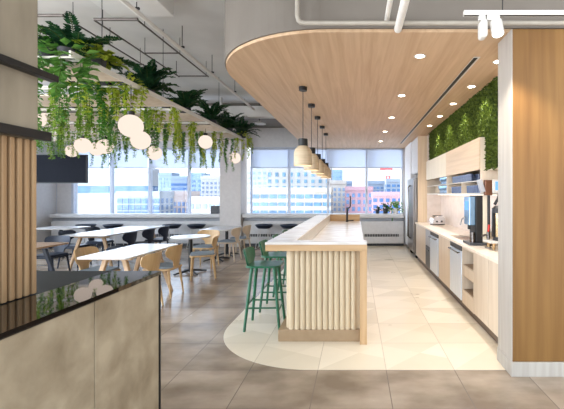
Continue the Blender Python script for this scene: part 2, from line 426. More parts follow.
# ------------------------------------------------------------------ concrete reception counter, near left
rc = thing('reception_counter', 'rough tan concrete reception counter with polished black ledge', 'counter', (-1.189, 2.28, 0))
MB().box(-0.03, 0, -1.45, -0.57, 0, 1.084).build('concrete_panel', 'concrete', rc, bevel=0.004)
MB().box(-0.03, 0, -0.565, -0.012, 0, 1.084).build('concrete_panel', 'concrete', rc, bevel=0.004)
MB().box(-1.4, -0.031, -1.45, -0.012, 0, 1.084).build('carcass', 'matte', rc)
MB().box(-1.4, -0.0005, -0.011, 0.0, 0, 1.084).box(-0.03, 0.006, -0.0115, 0.0, 0, 1.084).build('corner_trim', 'black', rc)
MB().box(-0.29, 0.006, -1.45, 0.0, 1.085, 1.107).build('glossy_ledge', 'gloss', rc)
MB().box(-1.4, -0.291, -1.45, 0.0, 1.085, 1.107).build('desk_top', 'matte', rc)
# column with slatted cladding standing in the counter
cl = struct(MB().box(-2.4, -1.56, 0.75, 1.745, 1.108, 1.8235).box(-2.4, -1.488, 0.75, 1.765, 1.8236, CZ-0.001).build('concrete_column', 'column', None, bevel=0.012))
sp = thing('slatted_panel', 'upright pale oak slat cladding on the concrete column', 'wall panel', (-1.49, 1.0, 1.109))
m = MB(); y = -0.2
while y < 0.735:
    m.rbox(-0.035, 0.0, y, y+0.024, 0, 0.713, 0.005); y += 0.0373
m.build('slats', 'slat', sp)
MB().box(-0.069, -0.036, -0.24, 0.745, 0, 0.713).build('backing', 'slat', sp)
tag(MB().box(-1.487, -1.455, 0.75, 1.80, 1.824, 1.866).build('black_rail', 'black', None, bevel=0.003), 'flat black metal rail capping the oak slats', 'rail')
tag(MB().box(-1.487, -1.445, 0.75, 1.83, 2.115, 2.145).build('black_rail', 'black', None, bevel=0.003), 'thin black metal rail across bare concrete, higher of the two', 'rail')

# ------------------------------------------------------------------ island
IX0, IX1, IY0, IY1 = -0.95, 0.115, 3.92, 9.42
isl = thing('kitchen_island', 'long kitchen island with white raised bar top and cream fluted front', 'kitchen island', (0, IY0, 0))
L_ = IY1-IY0
MB().prism([(IX0, 0), (IX1, 0), (IX1, 0.2), (-0.66, 0.2), (-0.66, L_), (IX0, L_)], 1.045, 1.07).build('bar_top', 'stone', isl, bevel=0.004)
MB().prism([(IX0+0.004, 0.004), (IX1, 0.004), (IX1, 0.2), (-0.662, 0.2), (-0.662, L_), (IX0+0.004, L_)], 0.98, 1.0445).build('apron', 'islandwood', isl)
MB().box(0.04, IX1-0.001, 0.005, 0.2, 0, 0.9795).build('end_panel', 'islandwoodz', isl, bevel=0.003)
MB().box(-0.725, 0.039, 0.12, L_-0.05, 0.13, 0.884).box(-0.725, 0.039, 0.12, 0.19, 0.8845, 0.979).build('carcass', 'flute', isl)
m = MB(); n = 12; x = -0.722; pw = 0.0605
for k in range(n):
    pr = [(x+pw*(k+0.5)+pw*0.49*math.cos(PI+PI*i/10), 0.118-0.03*math.sin(PI*i/10)) for i in range(11)]
    m.prism(pr, 0.13, 0.979)
m.build('fluted_panel', 'flute', isl, smooth=True)
m = MB(); k = 0
while 0.14+pw*(k+1) < L_-0.06:
    pr = [(-0.7255-0.03*math.sin(PI*i/6), 0.14+pw*(k+0.5)+pw*0.49*math.cos(PI*i/6)) for i in range(7)]
    m.prism(pr, 0.13, 0.979); k += 1
m.build('fluted_side', 'flute', isl, smooth=True)
MB().box(-0.83, 0.039, 0.085, L_-0.05, 0.0, 0.129).build('plinth', 'plinth', isl, bevel=0.004)
MB().box(-0.661, -0.645, 0.2, L_-0.02, 0.9, 1.068).build('inner_face', 'laminate', isl)
MB().box(-0.6445, IX1-0.005, 0.201, L_-0.0305, 0.885, 0.91).build('lower_worktop', 'stone', isl)
MB().box(-0.661, IX1-0.02, L_-0.03, L_, 0.5, 1.068).build('back_upstand', 'islandwood', isl)
MB().box(0.04, IX1-0.012, 0.201, L_-0.031, 0.1, 0.884).build('cupboard_doors', 'islandwoodz', isl)
fa = thing('kitchen_faucet', 'tall black pull-down faucet at the far end of the island', 'faucet', (-0.215, 9.1, 0.911))
MB().lathe([(0.0, 0), (0.03, 0), (0.036, 0.015), (0.025, 0.02), (0.025, 0.34), (0.0, 0.34)], 14).build('body', 'black', fa, smooth=True)
MB().tube([(0, 0, 0.31), (0.03, 0, 0.33), (0.06, 0, 0.345), (0.075, 0, 0.37), (0.08, 0, 0.45), (0.08, 0, 0.62)], 0.016).build('spout', 'black', fa, smooth=True)
MB().bar((0.02, 0, 0.03), (0.16, -0.02, 0.035), 0.012).build('handle', 'black', fa, smooth=True)

# ------------------------------------------------------------------ bar stools
def plate(zs, hws, x0, lean, bow, th, ny=10):
    """curved back plate: rows of (z, half width); leans back by lean per metre and bows forward at the sides"""
    bm = bmesh.new(); rows = []
    for z, hw in zip(zs, hws):
        row = []
        for i in range(ny+1):
            yy = hw*(2*i/ny-1)
            row.append(bm.verts.new((x0-lean*(z-zs[0])+bow*yy*yy, yy, z)))
        rows.append(row)
    for a, b in zip(rows, rows[1:]):
        for i in range(ny): bm.faces.new((a[i], a[i+1], b[i+1], b[i]))
    bmesh.ops.recalc_face_normals(bm, faces=bm.faces)
    r = bmesh.ops.solidify(bm, geom=list(bm.faces), thickness=th)
    m = MB(); m.merge(bm); return m
def rsq(hx, hy, r, n=5):
    p = []
    for cx, cy, a0 in ((hx-r, hy-r, 0), (-hx+r, hy-r, PI/2), (-hx+r, -hy+r, PI), (hx-r, -hy+r, 1.5*PI)):
        for i in range(n+1): p.append((cx+r*math.cos(a0+PI/2*i/n), cy+r*math.sin(a0+PI/2*i/n)))
    return p
def make_stool():
    t = thing('bar_stool', '', 'stool', (0, 0, 0))
    MB().prism(rsq(0.20, 0.20, 0.08), 0.722, 0.745).build('seat', 'green', t, bevel=0.006)
    plate([0.735, 0.77, 0.82, 0.88, 0.915, 0.928], [0.12, 0.16, 0.205, 0.215, 0.195, 0.15], -0.18, 0.25, 0.9, 0.018).build('backrest', 'green', t, smooth=True)
    for sx in (-1, 1):
        for sy in (-1, 1):
            MB().bar((sx*0.13, sy*0.13, 0.722), (sx*0.2, sy*0.2, 0), 0.021, 0.015).build('leg', 'green', t, smooth=True)
    def at(z): return 0.13+0.07*(0.722-z)/0.722
    for sx in (-1, 1):
        a = at(0.22 if sx > 0 else 0.3); z = 0.22 if sx > 0 else 0.3
        MB().bar((sx*a, -a, z), (sx*a, a, z), 0.010).build('footrest', 'green', t, smooth=True)
    for sy in (-1, 1):
        a = at(0.3); MB().bar((-a, sy*a, 0.26), (a, sy*a, 0.26), 0.010).build('stretcher', 'green', t, smooth=True)
    return t
stool = make_stool()
lab = ['green wooden bar stool nearest the island front, fully in view', 'green bar stool second along the island, partly behind the nearest stool',
       'green bar stool third along the island, mostly hidden by two others', 'green bar stool fourth along the island, only a sliver showing']
for i, (x, y, r) in enumerate([(-1.085, 4.5, 0.04), (-1.08, 5.2, 0.0), (-1.07, 5.95, 0.03), (-1.07, 6.75, 0.0)]):
    place(stool, i, (x, y, 0.002), r, lab[i], 'green bar stools along the island')

# ------------------------------------------------------------------ pendants
def make_pendant():
    t = thing('pendant_lamp', '', 'lamp', (0, 0, SZ))
    MB().lathe([(0, 0), (0.055, 0), (0.055, -0.05), (0.0, -0.05)], 20).build('canopy', 'black', t, smooth=True)
    MB().bar((0, 0, -0.05), (0, 0, -0.7), 0.005, seg=6).build('cord', 'black', t)
    MB().lathe([(0, -0.69), (0.062, -0.69), (0.064, -0.785), (0.0, -0.785)], 20).build('cap', 'black', t, smooth=True)
    sh = MB().lathe([(0.062, -0.785), (0.072, -0.795), (0.1, -0.825), (0.115, -0.855), (0.121, -0.89), (0.122, -1.045), (0.116, -1.045), (0.114, -0.89), (0.09, -0.83), (0.05, -0.79)], 28).build('shade', 'pendant', t, smooth=True)
    MB().lathe([(0, -0.985), (0.111, -0.985), (0.111, -0.995), (0, -0.995)], 24).build('diffuser', 'bulb', sh)
    spot(t, (0, 0, -1.02), 6, (1, 0.955, 0.89), 2.4, 0.8, 0.09)
    return t
pen = make_pendant()
pl = ['nearest and largest of the row', 'second in the row from the island front', 'third and middle one in the row', 'fourth in the row, next to last', 'last of the row, closest to the windows']
for i in range(5):
    place(pen, i, (-0.705, 5.0+0.95*i, SZ-0.001), 0, 'stoneware and black pendant lamp over the bar, ' + pl[i], 'pendant lamps over the island')

# downlights
def make_down(e, sz=2.0):
    t = thing('downlight', '', 'ceiling light', (0, 0, SZ))
    MB().lathe([(0.045, 0), (0.062, 0), (0.062, -0.006), (0.045, -0.004)], 24).build('trim_ring', 'trimwhite', t, smooth=True)
    MB().lathe([(0, -0.001), (0.044, -0.001), (0.044, -0.003), (0, -0.003)], 20).build('lens', 'lamp', t)
    spot(t, (0, 0, -0.03), e, (1, 0.955, 0.89), sz, 0.5, 0.03)
    return t
dl = make_down(12)
nth = ['first', 'second', 'third', 'fourth', 'fifth', 'sixth', 'seventh', 'eighth']
for i in range(5):
    place(dl, i, (0.66, 3.88+1.55*i, SZ-0.001), 0, 'round recessed downlight in the wood soffit over the aisle, %s from the front' % nth[i], 'aisle downlights')
dm = make_down(30, 1.95)
for i in range(5):
    place(dm, i, (1.53, 4.04+0.94*i, SZ-0.001), 0, 'small recessed downlight close to the moss wall, %s from the partition' % nth[i], 'downlights along the moss wall')
sd = thing('slot_diffuser', 'long dark linear slot diffuser set in the wood soffit', 'vent', (1.257, 3.9, SZ-0.001))
MB().box(-0.035, 0.035, 0, 6.6, -0.004, -0.001).build('slot_trim', 'trimwhite', sd)
MB().box(-0.03, 0.012, 0.02, 6.58, -0.007, -0.0045).build('slot', 'black', sd)

# ------------------------------------------------------------------ pipes and track light on the near ceiling
tag(MB().tube([(-0.5, 3.2, CZ-0.002), (-0.5, 3.2, 3.09), (-0.49, 3.2, 3.05), (-0.47, 3.2, 3.033), (-0.44, 3.2, 3.028), (4.6, 3.2, 3.028)], 0.019, 10).build('conduit_pipe', 'pipegrey', None, smooth=True),
    'slim grey pipe bending along the fascia above the wood soffit', 'pipe')
tag(MB().bar((0.367, 1.2, 3.02), (0.367, 3.3, 3.02), 0.034, seg=16).build('drain_pipe', 'whitepipe', None, smooth=True), 'short fat white pipe running into the fascia', 'pipe')
tag(MB().bar((0.27, 1.2, 3.1), (0.27, 3.3, 3.1), 0.022, seg=12).build('drain_pipe', 'whitepipe', None, smooth=True), 'thinner pale pipe beside the fat white pipe', 'pipe')
tr = thing('lighting_track', 'slim white ceiling lighting track hung before the fascia', 'lighting track', (0.83, 2.9, 2.95))
MB().box(0, 3.2, -0.017, 0.017, 0.0, 0.034).build('rail', 'trimwhite', tr)
MB().box(0.005, 3.2, -0.008, 0.008, -0.002, -0.0005).build('channel', 'black', tr)
for x in (0.3, 1.6): MB().bar((x, 0, 0.034), (x, 0, CZ-2.952), 0.004, seg=6).build('hanger', 'cable', tr)
th = thing('track_spotlight', 'white cylinder track spotlight with its lit lens showing', 'spotlight', (1.075, 2.9, 2.94))
MB().rbox(-0.07, 0.03, -0.018, 0.018, -0.03, 0.009, 0.006).build('adapter', 'trimwhite', th)
hd = MB().lathe([(0, 0.0), (0.044, 0.0), (0.046, -0.01), (0.046, -0.115), (0.04, -0.118), (0.04, -0.105), (0.0, -0.105)], 20, (0, 0, 0)).build('head', 'trimwhite', th, smooth=True)
hd.location = (0, -0.01, -0.045); hd.rotation_euler = (math.radians(-22), 0, 0)
ln = MB().lathe([(0, -0.107), (0.039, -0.107), (0.039, -0.11), (0, -0.11)], 20).build('lens', 'spotlens', th)
ln.location = (0, -0.01, -0.045); ln.rotation_euler = (math.radians(-22), 0, 0)
MB().box(-0.006, 0.006, -0.03, 0.01, -0.06, -0.03).build('bracket', 'black', th)
spot(th, (0.0, -0.07, -0.2), 40, (1, 0.9, 0.76), 1.5, 0.6, 0.04, (0.25, 0.5, -1))
th2 = thing('track_spotlight', 'white rounded track spotlight turned away, beside the lit one', 'spotlight', (0.975, 2.9, 2.94))
MB().rbox(-0.03, 0.02, -0.018, 0.018, -0.03, 0.009, 0.006).build('adapter', 'trimwhite', th2)
MB().rbox(-0.025, 0.03, -0.05, 0.05, -0.17, -0.031, 0.022, 4).build('head', 'trimwhite', th2, smooth=True)

# sprinkler pipe and conduits over the dining area
tag(MB().bar((-2.45, 2.2, 3.61), (-2.45, 9.0, 3.61), 0.026, seg=12).build('sprinkler_pipe', 'whitepipe', None, smooth=True), 'long straight white pipe under the ceiling beside the wood soffit', 'pipe')
for i, y in enumerate((4.2, 5.3, 6.4, 7.6)):
    tag(MB().box(-2.48, -2.42, y-0.012, y+0.012, 3.637, 3.66).bar((-2.45, y, 3.66), (-2.45, y, CZ-0.002), 0.005, seg=6).build('pipe_hanger', 'cable'),
        'thin dark hanger holding the long white pipe, %s from the beam' % nth[i], 'pipe hanger', 'hangers of the white pipe')
def ladder(xa, xb, ya, yb, z, label, cross):
    t = thing('suspended_conduit', label, 'conduit', (0, 0, z))
    for x in (xa, xb): MB().bar((x, ya, 0), (x, yb, 0), 0.011, seg=8).build('rail', 'conduit', t)
    for y in cross: MB().bar((xa, y, 0.012), (xb, y, 0.012), 0.02 if y == ya else 0.011, seg=8).build('cross_bar', 'conduit', t)
    for x in (xa, xb):
        for y in (ya+0.15, (ya+yb)/2, yb-0.1): MB().bar((x, y, 0.011), (x, y, CZ-z-0.002), 0.004, seg=6).build('rod', 'cable', t)
ladder(-2.67, -3.2, 4.6, 6.8, 3.7, 'dark suspended conduit frame under the ceiling over the big fern', (4.6, 5.7, 6.8))
ladder(-3.5, -4.25, 4.5, 6.2, 3.7, 'dark suspended conduit frame above the palm beside the concrete column', (4.5, 6.2))

# ------------------------------------------------------------------ hanging planter frame, ferns, vines, globes
TZ = 2.9; TX = -2.73; TL = -8.1
BOARDS = [(3.88, 4.42), (5.08, 5.70), (6.26, 6.85), (7.30, 7.90), (8.30, 8.80), (9.24, 9.42)]
GAPS = [3.74, 4.75, 5.98, 7.08, 8.10, 9.02]
tp = thing('hanging_planter_frame', 'long suspended pale board planter frame above the dining tables', 'planter frame', (0, 0, TZ))
for y0, y1 in BOARDS: MB().box(TL, TX-0.021, y0, y1, 0.0, 0.028).build('board', 'tray', tp, bevel=0.003)
MB().box(TX-0.02, TX, 3.6, 9.43, -0.004, 0.05).build('edge_rail', 'trayrail', tp)
MB().box(TL-0.02, TL-0.001, 3.6, 9.43, -0.004, 0.05).build('edge_rail', 'trayrail', tp)
for y in GAPS:
    for dy in (-0.045, 0.045): MB().box(TL, TX-0.021, y+dy-0.009, y+dy+0.009, 0.008, 0.028).build('cross_bar', 'trayrail', tp)
for x in (TX-0.04, -5.0, -7.6):
    for y in (4.1, 5.4, 7.6, 9.33): MB().bar((x, y, 0.028), (x, y, CZ-TZ-0.002), 0.004, seg=6).build('cable', 'cable', tp)

def leafquad(bm, p, d, n, l, w):
    s = d.cross(n).normalized()
    a = bm.verts.new(p); b = bm.verts.new(p+d*l*0.45+s*w*0.5+n*w*0.12); c = bm.verts.new(p+d*l); e = bm.verts.new(p+d*l*0.45-s*w*0.5+n*w*0.12)
    bm.faces.new((a, b, c)); bm.faces.new((a, c, e))
def fern(name, label, loc, R, nf, mat, leaflet=0.075, up=0.9, seed=1, wid=0.02):
    r = random.Random(seed); t = thing(name, label, 'plant', loc)
    MB().lathe([(0, 0), (0.075, 0), (0.095, 0.13), (0.085, 0.13), (0.08, 0.10), (0, 0.10)], 16).build('pot', 'pot', t, smooth=True)
    bm = bmesh.new(); st = MB()
    for f in range(nf):
        az = 2*PI*f/nf+r.uniform(-0.25, 0.25); el = up*r.uniform(0.35, 1.2); L0 = R*r.uniform(0.75, 1.15)
        h = Vector((math.cos(az), math.sin(az), 0)); p = Vector((0, 0, 0.11)); pts = [p.copy()]; steps = 22
        for k in range(steps):
            e = el-(1.15*(k/steps)**1.6)*r.uniform(0.9, 1.1)
            d = h*math.cos(e)+Vector((0, 0, math.sin(e)))
            p = p+d*(L0/steps); pts.append(p.copy())
            if k >= 2:
                side = Vector((-h.y, h.x, 0)); n = side.cross(d).normalized()
                ll = leaflet*math.sin(PI*min(1, 0.15+0.85*k/steps))**0.6*(1.1-0.4*k/steps)
                for sgn in (-1, 1):
                    ld = (side*sgn*0.9+d*0.5+n*r.uniform(-0.25, 0.25)).normalized()
                    leafquad(bm, p, ld, n, ll, wid)
        st.tube(pts[::3], 0.004, 4)
    f = MB(); f.bm.free(); f.bm = bm
    bmq = f.build('fronds', mat, t)
    st.build('stems', 'stem', t)
    return t
TT = TZ+0.0285
fern('potted_palm', 'bright green spiky palm against the concrete column edge', (-3.5, 4.1, TT), 0.46, 20, 'palm', 0.15, 0.9, 3, 0.022)
fern('potted_fern', 'large dark fern spreading above the near end of the planter frame', (-3.12, 4.2, TT), 0.56, 40, 'fern', 0.11, 0.95, 5, 0.042)
fern('potted_fern', 'yellow-green bushy fern at the near corner of the planter frame', (-2.86, 4.15, TT), 0.30, 26, 'lime', 0.085, 0.7, 8, 0.042)
fern('potted_fern', 'dark upright fern on the frame edge under the long white pipe', (-2.98, 5.38, TT), 0.48, 30, 'fern', 0.10, 1.2, 11, 0.042)
fern('potted_fern', 'dark fern midway along the frame edge, shorter than its neighbour', (-2.95, 6.5, TT), 0.48, 28, 'fern', 0.10, 1.1, 14, 0.042)
fern('potted_fern', 'dark green fern above the globe lamp beside the pier', (-2.90, 7.55, TT), 0.5, 28, 'fern', 0.10, 1.05, 17, 0.042)
fern('potted_fern', 'dark fern last but one along the frame edge', (-2.88, 8.5, TT), 0.48, 28, 'fern', 0.10, 1.05, 19, 0.042)
fern('potted_fern', 'small dark fern at the window end corner of the planter frame', (-2.86, 9.33, TT), 0.5, 28, 'fern', 0.10, 1.15, 21, 0.042)

def vine(label, x, y, length, k, mat, seed, size=0.05):
    r = random.Random(seed); t = thing('trailing_vine', label, 'plant', (x, y, TT), 0, 'trailing vines hanging from the planter frame')
    MB().lathe([(0, 0), (0.06, 0), (0.075, 0.09), (0.065, 0.09), (0.06, 0.07), (0, 0.07)], 12).build('pot', 'pot', t, smooth=True)
    bm = bmesh.new(); st = MB()
    for i in range(70 if size < 0.08 else 22):
        a = r.uniform(0, 2*PI); q = r.uniform(0.02, 0.20)
        p = Vector((math.cos(a)*q, math.sin(a)*q*0.8, 0.11-q*0.6+r.uniform(-0.03, 0.06)))
        d = Vector((math.cos(a), math.sin(a), r.uniform(-0.7, 0.6))).normalized()
        leafquad(bm, p, d, Vector((r.uniform(-.4, .4), r.uniform(-.4, .4), 1)).normalized(), size*1.3, size*0.85)
    for s in range(k):
        a = 2*PI*s/k+r.uniform(-0.5, 0.5); h = Vector((math.cos(a)*1.25, math.sin(a)*0.7, 0)); spread = r.uniform(0.11, 0.2)
        Ls = length*r.uniform(0.45, 1.0); pts = [Vector((0, 0, 0.07)), h*0.05+Vector((0, 0, 0.11)), h*spread*0.8+Vector((0, 0, 0.06))]
        p = h*spread+Vector((0, 0, -0.0)); ph = r.uniform(0, 6)
        z = 0.0
        while z < Ls:
            q = p+Vector((0.022*math.sin(ph+z*9), 0.022*math.cos(ph*1.3+z*8), -z)); pts.append(q)
            for _ in range(4):
                aa = r.uniform(0, 2*PI); d = Vector((math.cos(aa), math.sin(aa), r.uniform(-1.1, 0.1))).normalized()
                nn = Vector((math.cos(aa), math.sin(aa), 0.9)).normalized()
                sc = size*r.uniform(0.95, 1.6)*(1-0.4*z/Ls)
                leafquad(bm, q+d*0.004, d, (nn-d*nn.dot(d)).normalized(), sc, sc*0.8)
            z += size*0.5
        st.tube(pts, 0.003, 4)
    f = MB(); f.bm.free(); f.bm = bm
    f.build('leaves', mat, t); st.build('stems', 'stem', t)
vl = 'trailing vine hanging from the planter frame, '
V = [ # where it hangs (px of its pot), which gap of the frame, length, strands, leaf, leaf size, label
 (46, 0, 0.85, 4, 'vinedark', 0.055, 'long strands right beside the concrete column edge'),
 (66, 0, 0.32, 4, 'vinedark', 0.105, 'broad drooping leaves under the large dark fern'),
 (68, 1, 0.55, 4, 'vine', 0.055, 'behind the broad drooping leaves'),
 (88, 1, 0.30, 5, 'lime', 0.07, 'short lime strands below the large dark fern'),
 (106, 1, 0.50, 5, 'palm', 0.06, 'dense bright green column just inside the near corner'),
 (126, 1, 0.42, 6, 'lime', 0.06, 'lime strands beside the largest globe'),
 (50, 2, 0.70, 5, 'vine', 0.055, 'second row, half hidden by the column'),
 (74, 2, 0.45, 5, 'vine', 0.055, 'second row, over the near globe pair'),
 (96, 2, 0.50, 5, 'vine', 0.055, 'second row, above the twin globes'),
 (118, 2, 0.62, 5, 'vinedark', 0.055, 'second row, next to the largest globe'),
 (142, 2, 0.40, 5, 'vine', 0.055, 'strands right behind the largest globe'),
 (166, 2, 0.52, 6, 'lime', 0.055, 'lime strands below the upright dark fern'),
 (52, 3, 0.65, 5, 'vinedark', 0.052, 'third row, over the television'),
 (88, 3, 0.50, 5, 'vine', 0.052, 'third row, beside the television edge'),
 (112, 3, 0.66, 5, 'vinedark', 0.052, 'third row, over the long trestle table'),
 (136, 3, 0.66, 5, 'vine', 0.052, 'third row, behind the speckled globe'),
 (158, 3, 0.58, 5, 'vinedark', 0.052, 'third row, above the lowest speckled globe'),
 (186, 3, 0.66, 6, 'lime', 0.055, 'lime strands below the midway dark fern'),
 (70, 4, 0.62, 5, 'vine', 0.05, 'fourth row, behind the television globe'),
 (124, 4, 0.68, 5, 'vine', 0.05, 'fourth row, over the trestle table tip'),
 (148, 4, 0.66, 5, 'vinedark', 0.05, 'fourth row, over stools near the trestle table'),
 (174, 4, 0.80, 5, 'vine', 0.05, 'fourth row, before the striped far building'),
 (194, 4, 0.72, 5, 'vinedark', 0.05, 'beside the globe near the pier'),
 (212, 4, 0.70, 5, 'lime', 0.05, 'long strands just before the pier'),
 (100, 5, 0.66, 5, 'vinedark', 0.05, 'window end row, over the navy chairs'),
 (200, 5, 0.76, 5, 'vine', 0.05, 'window end row, over the round table'),
 (222, 5, 0.85, 6, 'vinedark', 0.05, 'thin strands over the edge of the pier'),
 (243, 5, 0.45, 6, 'lime', 0.05, 'last one at the window end corner'),
]
for i, (px, gp, ln_, k, mat, sz, lb) in enumerate(V):
    y = GAPS[gp]; vine(vl+lb, (px-VX)*y/F, y, ln_+0.1, k, mat, 40+i, sz)

def make_globe():
    t = thing('globe_lamp', '', 'lamp', (0, 0, 0))
    R = 0.136
    MB().lathe([(R*math.sin(PI*i/20), -R*math.cos(PI*i/20)) for i in range(21)], 32).build('globe', 'globe', t, smooth=True)
    MB().lathe([(0, R-0.005), (0.04, R-0.008), (0.04, R+0.04), (0, R+0.045)], 16).build('cap', 'black', t, smooth=True)
    return t
gl = make_globe()
G = [(131, 126, 4.54, 'largest opal globe lamp, hanging clear of the vines'),
     (140.7, 140.3, 5.6, 'speckled globe lamp just below and behind the largest globe'),
     (154.5, 153, 7.3, 'lowest speckled globe lamp behind the largest pair'),
     (105, 146.5, 7.0, 'globe lamp in the middle of the inner cluster over the long table'),
     (96.5, 149, 7.6, 'globe lamp of the inner cluster with ivy across it, lower neighbour'),
     (83, 145.5, 6.8, 'globe lamp above the edge of the television'),
     (72, 151, 8.6, 'globe lamp hanging right in front of the television top'),
     (205.5, 142, 7.6, 'globe lamp hanging just before the grey pier'),
     (235, 158, 9.25, 'globe lamp hanging alone in front of the grey pier'),
     (36, 119.5, 6.0, 'globe lamp half hidden by the concrete column')]
for i, (px, py, y, lb) in enumerate(G):
    p = P(px, py, y); g = place(gl, i, p, 0, lb, 'opal globe lamps under the planter frame')
    if i == 0: cz = None
    c = MB().bar((0, 0, 0.176), (0, 0, TZ-p.z-0.004), 0.004, seg=6).build('cord', 'cable', g)

# television
tv = thing('television', 'large dark television hung in the dining corner', 'television', (-7.15, 8.95, 2.18))
MB().rbox(-0.82, 0.74, 0, 0.05, -0.34, 0.34, 0.006).build('housing', 'black', tv)
MB().box(-0.80, 0.72, -0.004, -0.0005, -0.32, 0.325).build('screen', 'screen', tv)
MB().bar((0, 0.08, 0.0), (0, 0.08, CZ-2.182), 0.02).box(-0.1, 0.1, 0.051, 0.1, -0.1, 0.1).build('ceiling_mount', 'black', tv)
# small dome lamp far along the soffit edge
dm_ = thing('dome_lamp', 'small white dome lamp hanging near the window end of the soffit', 'lamp', (-2.42, 9.4, 3.35))
MB().lathe([(0.0, 0.06), (0.03, 0.06), (0.04, 0.03), (0.16, 0.0), (0.165, -0.02), (0.15, -0.02), (0.0, -0.01)], 24).build('shade', 'trimwhite', dm_, smooth=True)
MB().bar((0, 0, 0.055), (0, 0, CZ-3.352), 0.012).build('stem', 'black', dm_)
dk = thing('air_duct', 'pale square air duct under the ceiling at the window end', 'duct', (-3.2, 9.2, 3.45))
MB().box(-2.2, 1.4, -0.12, 0.12, 0, 0.26).build('duct_run', 'ceil', dk, bevel=0.01)
MB().bar((-0.1, 0, 0.26), (-0.1, 0, CZ-3.452), 0.03).bar((-1.5, 0, 0.26), (-1.5, 0, CZ-3.452), 0.03).build('strap', 'trimwhite', dk)

# ------------------------------------------------------------------ tables
def trestle(name, label, x0, x1, y0, y1, topmat, legmat, long_y=True):
    t = thing(name, label, 'table', ((x0+x1)/2, (y0+y1)/2, 0))
    hx, hy = (x1-x0)/2, (y1-y0)/2
    MB().prism(rsq(hx, hy, 0.06), 0.715, 0.74).build('tabletop', topmat, t, bevel=0.004)
    for sy in (-1, 1):
        for sx in (-1, 1):
            yy = sy*(hy-0.28)
            o = MB().prism(rsq(0.035, 0.028, 0.012, 3), 0, 1).build('leg', legmat, t)
            a = Vector((sx*(hx-0.24), yy, 0.675)); b = Vector((sx*(hx-0.02), yy+sy*0.04, 0)); d = b-a
            for v in o.data.vertices:
                f = 1-v.co.z; s = 1-0.25*f
                v.co = Vector((a.x+d.x*f+v.co.x*s, a.y+d.y*f+v.co.y*s, 0.7149*(1-f)))
        MB().box(-(hx-0.12), hx-0.12, sy*(hy-0.28)-0.03, sy*(hy-0.28)+0.03, 0.665, 0.7145).build('cross_rail', legmat, t)
    MB().box(-0.03, 0.03, -(hy-0.32), hy-0.32, 0.672, 0.714).build('beam', legmat, t)
    return t
trestle('dining_table', 'white rectangular dining table behind the concrete counter', -3.69, -2.98, 4.93, 6.35, 'whitetop', 'tablewood')
trestle('trestle_table', 'long white trestle table with wooden legs before the windows', -6.0, -5.06, 7.6, 10.0, 'whitetop', 'tablewood')
trestle('trestle_table', 'brown topped table with dark legs beside the slatted column', -6.25, -4.97, 5.0, 6.55, 'browntop', 'navy')
def pedestal(name, label, loc, poly, bases):
    t = thing(name, label, 'table', loc)
    MB().prism(poly, 0.715, 0.74).build('tabletop', 'whitetop', t, bevel=0.004)
    for by in bases:
        b = bpy.data.objects.new('pedestal', None)
        m = MB().bar((0, by, 0.03), (0, by, 0.7149), 0.038, seg=16).lathe([(0, 0.7), (0.16, 0.7), (0.16, 0.7148), (0, 0.7148)], 20, (0, by, 0))
        m.build('post', 'black', t, smooth=True)
        for k in range(4):
            a = PI/4+k*PI/2
            MB().bar((0.0, by, 0.07), (0.32*math.cos(a), by+0.32*math.sin(a), 0.016), 0.024, 0.015, 10).build('foot', 'black', t, smooth=True)
    return t
circ = lambda r: [(r*math.cos(2*PI*i/40), r*math.sin(2*PI*i/40)) for i in range(40)]
pedestal('round_table', 'round white pedestal table with black star base', (-3.3, 7.5, 0), circ(0.37), [0])
pedestal('cafe_table', 'white rectangular table on two black pedestals beside the pier', (-3.33, 9.35, 0), rsq(0.34, 0.62, 0.04), [-0.36, 0.34])
pedestal('cafe_table', 'small white table in the corner below the television', (-7.45, 9.5, 0), rsq(0.5, 0.38, 0.04), [0])

# ------------------------------------------------------------------ chairs
def make_chair(wm, pm, nm='dining_chair'):
    t = thing(nm, '', 'chair')
    MB().prism(rsq(0.225, 0.225, 0.08), 0.415, 0.445).build('seat_frame', wm, t, bevel=0.006)
    MB().prism(rsq(0.212, 0.212, 0.08), 0.4455, 0.472).build('seat_pad', pm, t, bevel=0.01)
    plate([0.43, 0.50, 0.55, 0.59, 0.63, 0.69, 0.75, 0.775, 0.785], [0.085, 0.09, 0.11, 0.17, 0.225, 0.245, 0.235, 0.20, 0.15], -0.205, 0.16, 1.5, 0.014).build('backrest', wm, t, smooth=True)
    for sx in (-1, 1):
        for sy in (-1, 1):
            MB().bar((sx*0.175, sy*0.175, 0.415), (sx*0.225 if sx < 0 else 0.20, sy*0.205, 0), 0.021, 0.013).build('leg', wm, t, smooth=True)
    return t
ch = make_chair('chairwood', 'pad'); chp = make_chair('palechair', 'pad'); chd = make_chair('navy', 'navy')
gA = 'wooden dining chairs'
for i, (x, y, r, lb) in enumerate([
    (-2.96, 5.12, PI, 'beech chair at the white table, its back just above the counter corner'),
    (-3.02, 5.88, PI, 'beech chair at the white table, legs showing past the counter end'),
    (-3.80, 5.55, 0.0, 'beech chair on the far long side of the white table, seen from behind'),
    (-2.90, 7.12, PI+0.35, 'beech chair facing the round table, in full view'),
    (-3.25, 8.12, -PI/2, 'beech chair behind the round table, facing us')]):
    place(ch, i, (x, y, 0), r, lb, gA)
for i, (x, y, lb) in enumerate([(-3.05, 9.02, 'pale ash chair at the table beside the pier, nearer one'),
                                (-3.0, 9.72, 'pale ash chair at the table beside the pier, closer to windows')]):
    place(chp, i, (x, y, 0), PI-0.1, lb, 'pale chairs at the pier table')
